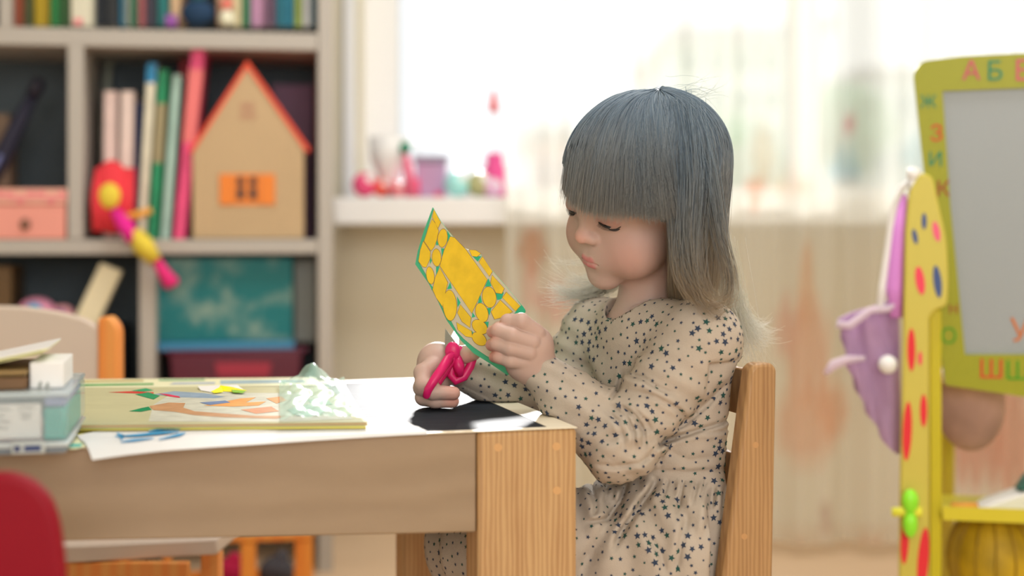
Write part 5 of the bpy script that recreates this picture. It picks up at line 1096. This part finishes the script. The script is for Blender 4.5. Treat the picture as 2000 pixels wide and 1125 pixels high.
M_dress = mat('cream_jersey', (214, 201, 186), .85, .88, bump=.35, bscale=900, var=.05, vscale=60, trans=.12)
dress = link('dress', dme, [M_dress, colr((46, 60, 84), .8, k=1.0), colr((34, 78, 74), .8, k=1.0)], person)
# tights / socks on the lower legs
def legs_sdf(P):
    d = None
    for a, b, f_ in ((KnL, AnkL, W(868, 1600, 1.53)), (KnR, AnkR, W(855, 1600, 1.67))):
        foot = Vector((b.x, b.y, .026)); c = chain(P, [a+Vector((0, 0, -.02)), b, foot, foot+tF*.075], [.041, .031, .026, .023], .01); d = c if d is None else smin(d, c, .004)
    return d
LV, LF = surfnet(legs_sdf, (-.22, 1.40, -.01), (.06, 1.78, .42), .004, proj=1); link('tights', np_mesh('tights', LV, LF), colr((236, 120, 80), .85), person)
# piping at the neckline
ring_ = []
bm = bmesh.new(); c = neckB+Vector((-.004, -.002, -.006))
# ---------------------------------------------------------------- hair
def hair():
    cen = V3((0, -.010, .026)); rad = V3((.0800, .0940, .0780)); g_l = HR.T@np.array([0, 0, -1.0])
    r = np.random.default_rng(11); crown = np.array([.006, -.028, .105])
    def shell(p, lay):  # push a local point out of the skull shell
        q = (p-cen)/(rad+lay); n_ = np.linalg.norm(q, axis=1, keepdims=True); return np.where(n_ < 1, cen+(p-cen)/n_, p), n_[:, 0]
    n = 13500; th = r.random(n)*2*np.pi; kk = .30+.70*np.sqrt(r.random(n))
    side = np.abs((th+np.pi) % (2*np.pi)-np.pi)         # 0 = forward
    # root position: away from the crown along its azimuth
    rootang = .04+r.random(n)**2.2*np.where(side < 1.0, .35, .8)
    dirl = np.stack([np.sin(th), np.cos(th), np.zeros(n)], 1)
    cr = (crown-cen)/rad; cr /= np.linalg.norm(cr)
    tang = dirl-(dirl@cr)[:, None]*cr; tang /= np.linalg.norm(tang, axis=1, keepdims=True)
    u = cr*np.cos(rootang)[:, None]+tang*np.sin(rootang)[:, None]; lay = (.0035+.0016*np.sin(th*23)+.0012*np.sin(th*57+1)+.0012*r.random(n))[:, None]
    p = cen+u*(rad+lay); d = -cr*np.sin(rootang)[:, None]+tang*np.cos(rootang)[:, None]; d *= rad; d /= np.linalg.norm(d, axis=1, keepdims=True)
    bang = side < 1.06+.10*r.normal(size=n)*.5
    rightside = np.sin(th) < 0; keep = bang | ~(rightside & (side < 2.25))
    bang = bang & ~(rightside & (side > .98))
    seg = 46; ds = .0062; pts = np.zeros((n, seg, 3)); alive = np.ones((n, seg), bool); rnd = r.normal(size=(n, 3)); clump = (th*9).astype(int); crn = np.random.default_rng(3).normal(size=(200, 3)); cv = crn[clump % 200]
    zstop = -.004+.004*r.normal(size=n)*.6; Lmax = np.where(bang, 9, 1)
    zw_stop = np.array([W(0, 560, 1.55).z])+.010*r.normal(size=n)
    dead = np.zeros(n, bool)
    for i in range(seg):
        pts[:, i] = p; alive[:, i] = ~dead
        wz = (p@HR.T)[:, 2]+HON[2]
        # fringe ends at the brows; the rest ends above the shoulders
        fr = bang & (p[:, 2] < .0235+zstop+.10*np.maximum(0, np.abs(p[:, 0])-.03)*-.6) & (p[:, 1] > 0)
        en = (~bang) & (wz < zw_stop); dead |= fr | en
        st = .74 if i < 12 else .80
        gl_ = g_l[None]*1.0+.05*rnd+.06*cv
        low = np.clip((.60-wz+0*wz)/.05, 0, 1)[:, None]*(~bang)[:, None]     # ends turn under, or flick
        inward = (cen-p); inward[:, 2] = 0; inward /= np.linalg.norm(inward, axis=1, keepdims=True)+1e-9
        gl_ = gl_+inward*(.30+.9*low*(.6+.5*cv[:, :1]))*(~bang)[:, None]
        d = d*st+gl_*(1-st); d /= np.linalg.norm(d, axis=1, keepdims=True)
        pn = p+d*ds; pn, nn_ = shell(pn, lay); ylim = .026+.004*rnd[:, 0]+np.maximum(0, pn[:, 2]-.015)*1.7; pn[:, 1] = np.where((~bang), np.minimum(pn[:, 1], np.maximum(ylim, -.05)), pn[:, 1])
        # keep long hair off the neck
        d = np.where((nn_ < 1.0)[:, None], (pn-p)/ds, d); d /= np.linalg.norm(d, axis=1, keepdims=True)+1e-9
        p = np.where(dead[:, None], p, pn)
    return pts[keep], alive[keep], bang[keep]
HP, HA, HB = hair()
def strands(P, A, rad0, ks=1.0, c0=(134, 158, 180), c1=(186, 202, 214), tip=(210, 190, 160)):  # window haze painted as bluish roots, lit ends as golden tips
    """thin three-sided tubes along the strands -> verts, faces"""
    n, s, _ = P.shape; L_ = A.sum(1); Vs, Fs = [], []; o_ = 0
    t = np.gradient(P, axis=1); t /= np.linalg.norm(t, axis=2, keepdims=True)+1e-9
    ref = np.array([.3, .2, .93]); a = np.cross(t, ref); a /= np.linalg.norm(a, axis=2, keepdims=True)+1e-9; b = np.cross(t, a)
    k = np.arange(s)[None]; f_ = np.clip(1-(k/np.maximum(L_[:, None]-1, 1)), 0, 1)**.6; rr = rad0[:, None]*(.25+.75*f_)
    ring3 = [P+(a*math.cos(q)+b*math.sin(q))*rr[..., None] for q in (0, 2.094, 4.189)]; V = np.stack(ring3, 2).reshape(-1, 3)
    idx = np.arange(n*s*3).reshape(n, s, 3); m = (np.arange(s-1)[None] < (L_-1)[:, None])
    rc = np.random.default_rng(n).random((n, 1, 1))**1.3; tt = (np.clip((k*ks-7)/34, 0, 1)**1.1*np.ones((n, 1)))[..., None]*.9; C0 = np.array(srgb(*c0))*(1-rc)+np.array(srgb(*c1))*rc; Cs = C0*(1-tt)+np.array(srgb(*tip))*tt; Cs = np.repeat(Cs[:, :, None, :], 3, 2).reshape(-1, 3)
    for j in range(3):
        q = np.stack([idx[:, :-1, j], idx[:, :-1, (j+1) % 3], idx[:, 1:, (j+1) % 3], idx[:, 1:, j]], -1)[m]; Fs.append(q)
    F = np.concatenate(Fs); used = np.unique(F); mp_ = -np.ones(len(V), np.int64); mp_[used] = np.arange(len(used)); return V[used], mp_[F], Cs[used]
r = np.random.default_rng(2); HPw = HP@HR.T+np.array(HO)
V1, F1, C1 = strands(HPw, HA, .00023+.00016*r.random(len(HP)))
# loose locks: a tuft by the far cheek, one flying back over the shoulder (backlight painted as near-white), a few stray hairs on top
def lock(ctrl, n, spread, rad=.00022, seed=0, curl=.004, **kw):
    rr = np.random.default_rng(seed); c = np.array([tuple(W(*q)) for q in ctrl]); s = 26; T_ = np.linspace(0, 1, s); m = len(c); out = np.zeros((n, s, 3))
    def cr_(t):
        x = t*(m-1); i = np.minimum(x.astype(int), m-2); f_ = x-i; g = lambda j: c[np.clip(j, 0, m-1)]
        p0, p1, p2, p3 = g(i-1), g(i), g(i+1), g(i+2); f_ = f_[:, None]; return .5*((2*p1)+(-p0+p2)*f_+(2*p0-5*p1+4*p2-p3)*f_**2+(-p0+3*p1-3*p2+p3)*f_**3)
    base = cr_(T_)
    for i in range(n):
        o1 = rr.normal(size=3)*spread[0]; o2 = rr.normal(size=3)*spread[1]; ph = rr.random()*6; ln = .6+.4*rr.random(); b = cr_(T_*ln)
        out[i] = b+o1*(1-T_[:, None])+o2*T_[:, None]**1.5+np.array([0, 0, 1])*(np.sin(T_*5+ph)*curl*T_)[:, None]
    return strands(out, np.ones((n, s), bool), np.full(n, rad), **kw)
BL = dict(c0=(146, 146, 144), c1=(206, 194, 172), tip=(226, 204, 168))
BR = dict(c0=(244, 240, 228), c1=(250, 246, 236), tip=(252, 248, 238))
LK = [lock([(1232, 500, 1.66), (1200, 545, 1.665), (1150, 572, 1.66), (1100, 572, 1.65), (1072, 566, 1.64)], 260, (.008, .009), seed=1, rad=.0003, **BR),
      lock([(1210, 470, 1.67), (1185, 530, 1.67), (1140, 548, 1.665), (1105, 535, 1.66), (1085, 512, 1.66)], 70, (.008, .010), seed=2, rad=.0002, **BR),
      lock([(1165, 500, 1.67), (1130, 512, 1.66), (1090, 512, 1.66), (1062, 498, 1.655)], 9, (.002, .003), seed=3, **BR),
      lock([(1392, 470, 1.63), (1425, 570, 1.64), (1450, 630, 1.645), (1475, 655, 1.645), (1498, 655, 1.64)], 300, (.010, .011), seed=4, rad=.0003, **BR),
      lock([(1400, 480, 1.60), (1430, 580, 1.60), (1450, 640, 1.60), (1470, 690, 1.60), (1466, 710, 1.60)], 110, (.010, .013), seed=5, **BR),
      lock([(1320, 200, 1.59), (1350, 185, 1.59), (1385, 178, 1.59), (1400, 172, 1.59)], 26, (.012, .012), seed=6, rad=.00016),
      lock([(1345, 215, 1.535), (1380, 320, 1.505), (1405, 450, 1.49), (1425, 540, 1.49), (1415, 590, 1.48), (1375, 606, 1.475)], 150, (.007, .006), seed=7, rad=.00026, ks=1.9),
      lock([(1325, 215, 1.525), (1345, 330, 1.49), (1345, 470, 1.475), (1362, 560, 1.475), (1395, 592, 1.48), (1425, 575, 1.49)], 240, (.010, .008), seed=8, rad=.00026, ks=1.9),
      lock([(1312, 215, 1.52), (1328, 360, 1.487), (1325, 480, 1.478), (1335, 540, 1.475), (1370, 585, 1.475), (1400, 598, 1.48)], 200, (.008, .008), seed=9, rad=.00026, ks=1.9)]
HV, HF = merge([(V1, F1)]+[(a, b) for a, b, _ in LK]); HC = np.concatenate([C1]+[c for _, _, c in LK])
def hmat(name, dark, light, tr=.4):
    m = bpy.data.materials.new(name); m.use_nodes = True; N = m.node_tree.nodes; L = m.node_tree.links; b = N['Principled BSDF']; tc = N.new('ShaderNodeTexCoord'); mp = N.new('ShaderNodeMapping'); mp.inputs['Scale'].default_value = (1, 1, .06)
    nz = N.new('ShaderNodeTexNoise'); nz.inputs['Scale'].default_value = 260; L.new(tc.outputs['Object'], mp.inputs[0]); L.new(mp.outputs[0], nz.inputs[0]); cr = N.new('ShaderNodeValToRGB'); cr.color_ramp.elements[0].position = .35; cr.color_ramp.elements[1].position = .68
    cr.color_ramp.elements[0].color = (*srgb(*dark, k=1), 1); cr.color_ramp.elements[1].color = (*srgb(*light, k=1), 1); L.new(nz.outputs[0], cr.inputs[0]); L.new(cr.outputs[0], b.inputs['Base Color']); b.inputs['Roughness'].default_value = .38; b.inputs['Specular IOR Level'].default_value = .55
    t = N.new('ShaderNodeBsdfTranslucent'); L.new(cr.outputs[0], t.inputs[0]); ms = N.new('ShaderNodeMixShader'); ms.inputs[0].default_value = tr; L.new(b.outputs[0], ms.inputs[1]); L.new(t.outputs[0], ms.inputs[2]); L.new(ms.outputs[0], N['Material Output'].inputs[0]); return m
M_hair = mat('hazy_blond_hair', (150, 150, 150), .42, 1, attr='strand', trans=.5, spec=.5)
hme = np_mesh('hair', HV, HF); ha = hme.color_attributes.new('strand', 'FLOAT_COLOR', 'POINT'); ha.data.foreach_set('color', np.concatenate([HC, np.ones((len(HC), 1))], 1).astype(np.float32).ravel()); hr = link('hair', hme, M_hair, person)
# under layer of hair hugging the skull
def cap_sdf(P):
    Q = face_local(P); d = ell(Q, (0, -.010, .026), (.0790, .0965, .0770)); X = Q.copy(); X[:, 0] = np.abs(X[:, 0])
    back = ell(Q, (0, -.048, -.020), (.066, .050, .070)); d = smin(d, back, .03)
    cut = ell(X, (0, .085, -.045), (.085, .080, .068)); d = smax(d, -cut, .004); d = smax(d, -(Q[:, 2]+.085), .004); d = smax(d, (Q[:, 1]-.03)*1.0-np.where(Q[:, 2] > .018, 1, 0)*1.0, .002)
    return d
CVv, CFf = surfnet(cap_sdf, HO-Vector((.14, .14, .15)), HO+Vector((.14, .14, .13)), .003, proj=1)
link('under_hair', np_mesh('under_hair', CVv, CFf), hmat('hair_under', (118, 120, 126), (140, 140, 142), .1), person)
# ================================================================ the card she is cutting
def card():
    A, B, E = W(845, 405, 1.600), W(812, 518, 1.600), W(1025, 605, 1.532); nrm = (B-A).cross(E-A).normalized()
    if nrm.y > 0: nrm = -nrm
    def at(px, py, off=0):
        r = Vector(((px-1000)/FPX, 1, -(py-HY)/FPX)); o = Vector((0, 0, CZ)); q = A+nrm*off; return o+r*((q-o).dot(nrm)/r.dot(nrm))
    out = [(845, 405), (858, 428), (872, 448), (888, 466), (906, 484), (916, 488), (930, 489), (938, 496), (945, 510), (966, 535), (990, 562), (1008, 584), (1022, 600), (1026, 607), (1022, 617), (1012, 618), (1004, 614), (985, 625), (975, 650), (965, 690), (1000, 722), (991, 733), (960, 712), (925, 690), (900, 665), (893, 655), (872, 625), (856, 590), (838, 555), (824, 535), (811, 516), (816, 490), (828, 450)]
    green = colr((40, 160, 120), .5, 1.3); yel = mat('yellow_print', (240, 192, 40), .55, 1.1, var=.12, vscale=60); grey = colr((190, 182, 160), .6, 1.2); core = colr((120, 80, 60), .6, 1.2)
    root = empty('pattern_card', at(900, 560)); tag(root, 'yellow and green patterned card held up by the girl, being cut', 'card')
    bm = bmesh.new(); prism(bm, [at(x, y) for x, y in out], -nrm*.0013 if False else -nrm*-.0013*-1); obj_bm('card_sheet', bm, colr((60, 160, 120), .5, 1.3), root)
    bm = bmesh.new(); k = [0]
    def patch(pts, mi, off): 
        k[0] += 1; poly(bm, [at(x, y, off+k[0]*.000003) for x, y in pts], mi)
    inner = [(847, 409), (858, 428), (872, 448), (888, 466), (906, 484), (916, 488), (930, 489), (938, 496), (945, 510), (966, 535), (990, 562), (1008, 584), (1018, 597), (1004, 614), (985, 622), (972, 645), (968, 704), (950, 695), (925, 678), (905, 661), (893, 648), (880, 625), (864, 600), (846, 566), (832, 536), (819, 513), (823, 490), (834, 452)]
    patch(inner, 2, .0009)
    def grow(pts, m):
        cx = sum(p[0] for p in pts)/len(pts); cy = sum(p[1] for p in pts)/len(pts)
        return [((x-cx)*(1+m/max(8, math.hypot(x-cx, y-cy)))+cx, (y-cy)*(1+m/max(8, math.hypot(x-cx, y-cy)))+cy) for x, y in pts]
    cells = [[(880, 464), (888, 466), (908, 488), (950, 545), (921, 610), (861, 519), (869, 490)], [(848, 411), (859, 433), (855, 444), (846, 425)], [(844, 430), (851, 440), (855, 452), (852, 466), (848, 480), (842, 488), (830, 470), (838, 446)],
             [(827, 473), (839, 493), (838, 505), (832, 520), (826, 519), (819, 509), (822, 490)], [(859, 525), (873, 553), (869, 567), (864, 597), (853, 580), (847, 565), (851, 543)], [(900, 597), (918, 620), (917, 638), (903, 626), (895, 612)], [(893, 631), (919, 647), (921, 658), (909, 655), (896, 644)],
             [(918, 489), (929, 490), (937, 495), (931, 500), (923, 499)], [(943, 503), (960, 529), (955, 538), (937, 513)], [(962, 539), (983, 563), (979, 572), (969, 570), (960, 553)], [(990, 572), (1014, 597), (1006, 606), (983, 582)], [(977, 588), (999, 609), (981, 618), (967, 622), (961, 609)]]
    cells += [ell2(cx, cy, rx, ry, 22, ro) for cx, cy, rx, ry, ro in ((864.5, 465, 7.5, 16, .1), (852.6, 503, 7, 15, -.05), (840.5, 538, 6, 15, -.15), (878.7, 596.5, 11.5, 28, -.05), (955.5, 580.4, 11.5, 18.5, -.15), (941, 610.5, 10, 17, -.3), (937, 638.6, 15, 10, .7), (936, 662, 14, 9, .7))]
    for t in ([(924, 501), (939, 501), (933, 510)], [(954, 545), (959, 558), (948, 559)], [(969, 573), (983, 572), (979, 583), (972, 585)], [(938, 576), (941, 590), (934, 591)], [(951, 603), (959, 602), (956, 615)], [(923, 611), (928, 618), (922, 620)], [(943, 630), (954, 629), (952, 641)], [(879, 552), (882, 563), (874, 564)], [(893, 580), (899, 591), (894, 599)], [(852, 522), (858, 521), (852, 538)], [(862, 486), (870, 487), (864, 505)], [(840, 500), (843, 509), (840, 515)], [(852, 465), (856, 478), (852, 478)], [(874, 452), (880, 462), (874, 476)], [(921, 646), (926, 652), (921, 655)], [(840, 555), (846, 562), (843, 566)]): patch(grow(t, 1.6), 0, .0010)
    for c in cells: patch(grow(c, 2.7), 3, .0011); patch(grow(c, 1.9), 1, .0012)
    patch([(1018, 596), (1026, 605), (1023, 616), (1012, 618), (1003, 614)], 0, .0013)
    obj_bm('printed_pattern', bm, [green, yel, grey, core], root)
card()
# ================================================================ scissors
M_pk = mat('pink_plastic', (246, 34, 110), .35, 1.3, trans=.25, spec=.5); M_st = mat('steel', (170, 175, 180), .22, 1.2, metal=1)
def scissors():
    root = empty('scissors', W(884, 682, 1.585)); tag(root, "small scissors with pink handles and steel blades in the girl's right hand", 'scissors')
    pv = W(884, 683, 1.572); Yb = 1.580
    for tip, side_, y_ in ((W(868, 643, 1.596), -1, 0), (W(893, 636, 1.600), 1, .002)):
        bm = bmesh.new(); d = (tip-pv); l = d.length; d.normalize(); s = d.cross(Vector((0, 1, 0))).normalized(); o_ = Vector((0, y_, 0))
        prism(bm, [pv-s*.004-d*.006+o_, pv+s*.004-d*.006+o_, pv+s*.0062+d*l*.35+o_, tip+s*.001*side_+o_, tip-s*.0012+o_, pv-s*.0060+d*l*.3+o_], (0, .0014, 0)); obj_bm('blade', bm, M_st, root, bevel=.0003)
    bm = bmesh.new(); tube(bm, [pv-Vector((0, .003, 0)), pv+Vector((0, .008, 0))], .0030, 14); obj_bm('rivet', bm, M_st, root, smooth=True)
    # near handle: long arm ending in a loop seen almost edge-on
    bm = bmesh.new(); Lp = [(885, 684, 1.570), (876, 702, 1.556), (862, 722, 1.545), (848, 742, 1.538), (836, 762, 1.536), (833, 772, 1.538), (838, 770, 1.550), (852, 752, 1.562), (866, 730, 1.566), (880, 706, 1.566)]
    tube(bm, [W(*q) for q in Lp], [.0056, .0058, .0052, .0050, .0046, .0042, .0042, .0044, .0048, .0052], 12, closed=True, up=(0, 1, 0)); ball(bm, W(884, 686, 1.568), .0085, 3, (1, .6, 1.25)); o = obj_bm('handle', bm, M_pk, root, smooth=True)
    bm = bmesh.new(); Lp = [(890, 690, 1.576), (884, 712, 1.574), (880, 732, 1.572), (890, 744, 1.572), (906, 736, 1.574), (918, 716, 1.577), (924, 700, 1.578), (914, 688, 1.577), (900, 684, 1.576)]
    tube(bm, [W(*q) for q in Lp], [.0056, .0052, .0052, .005, .005, .005, .005, .0052, .0056], 12, closed=True, up=(0, 1, 0)); tube(bm, [W(892, 694, 1.574), W(896, 716, 1.568), W(898, 734, 1.570)], [.006, .0065, .004], 12); obj_bm('handle', bm, M_pk, root, smooth=True)
scissors()
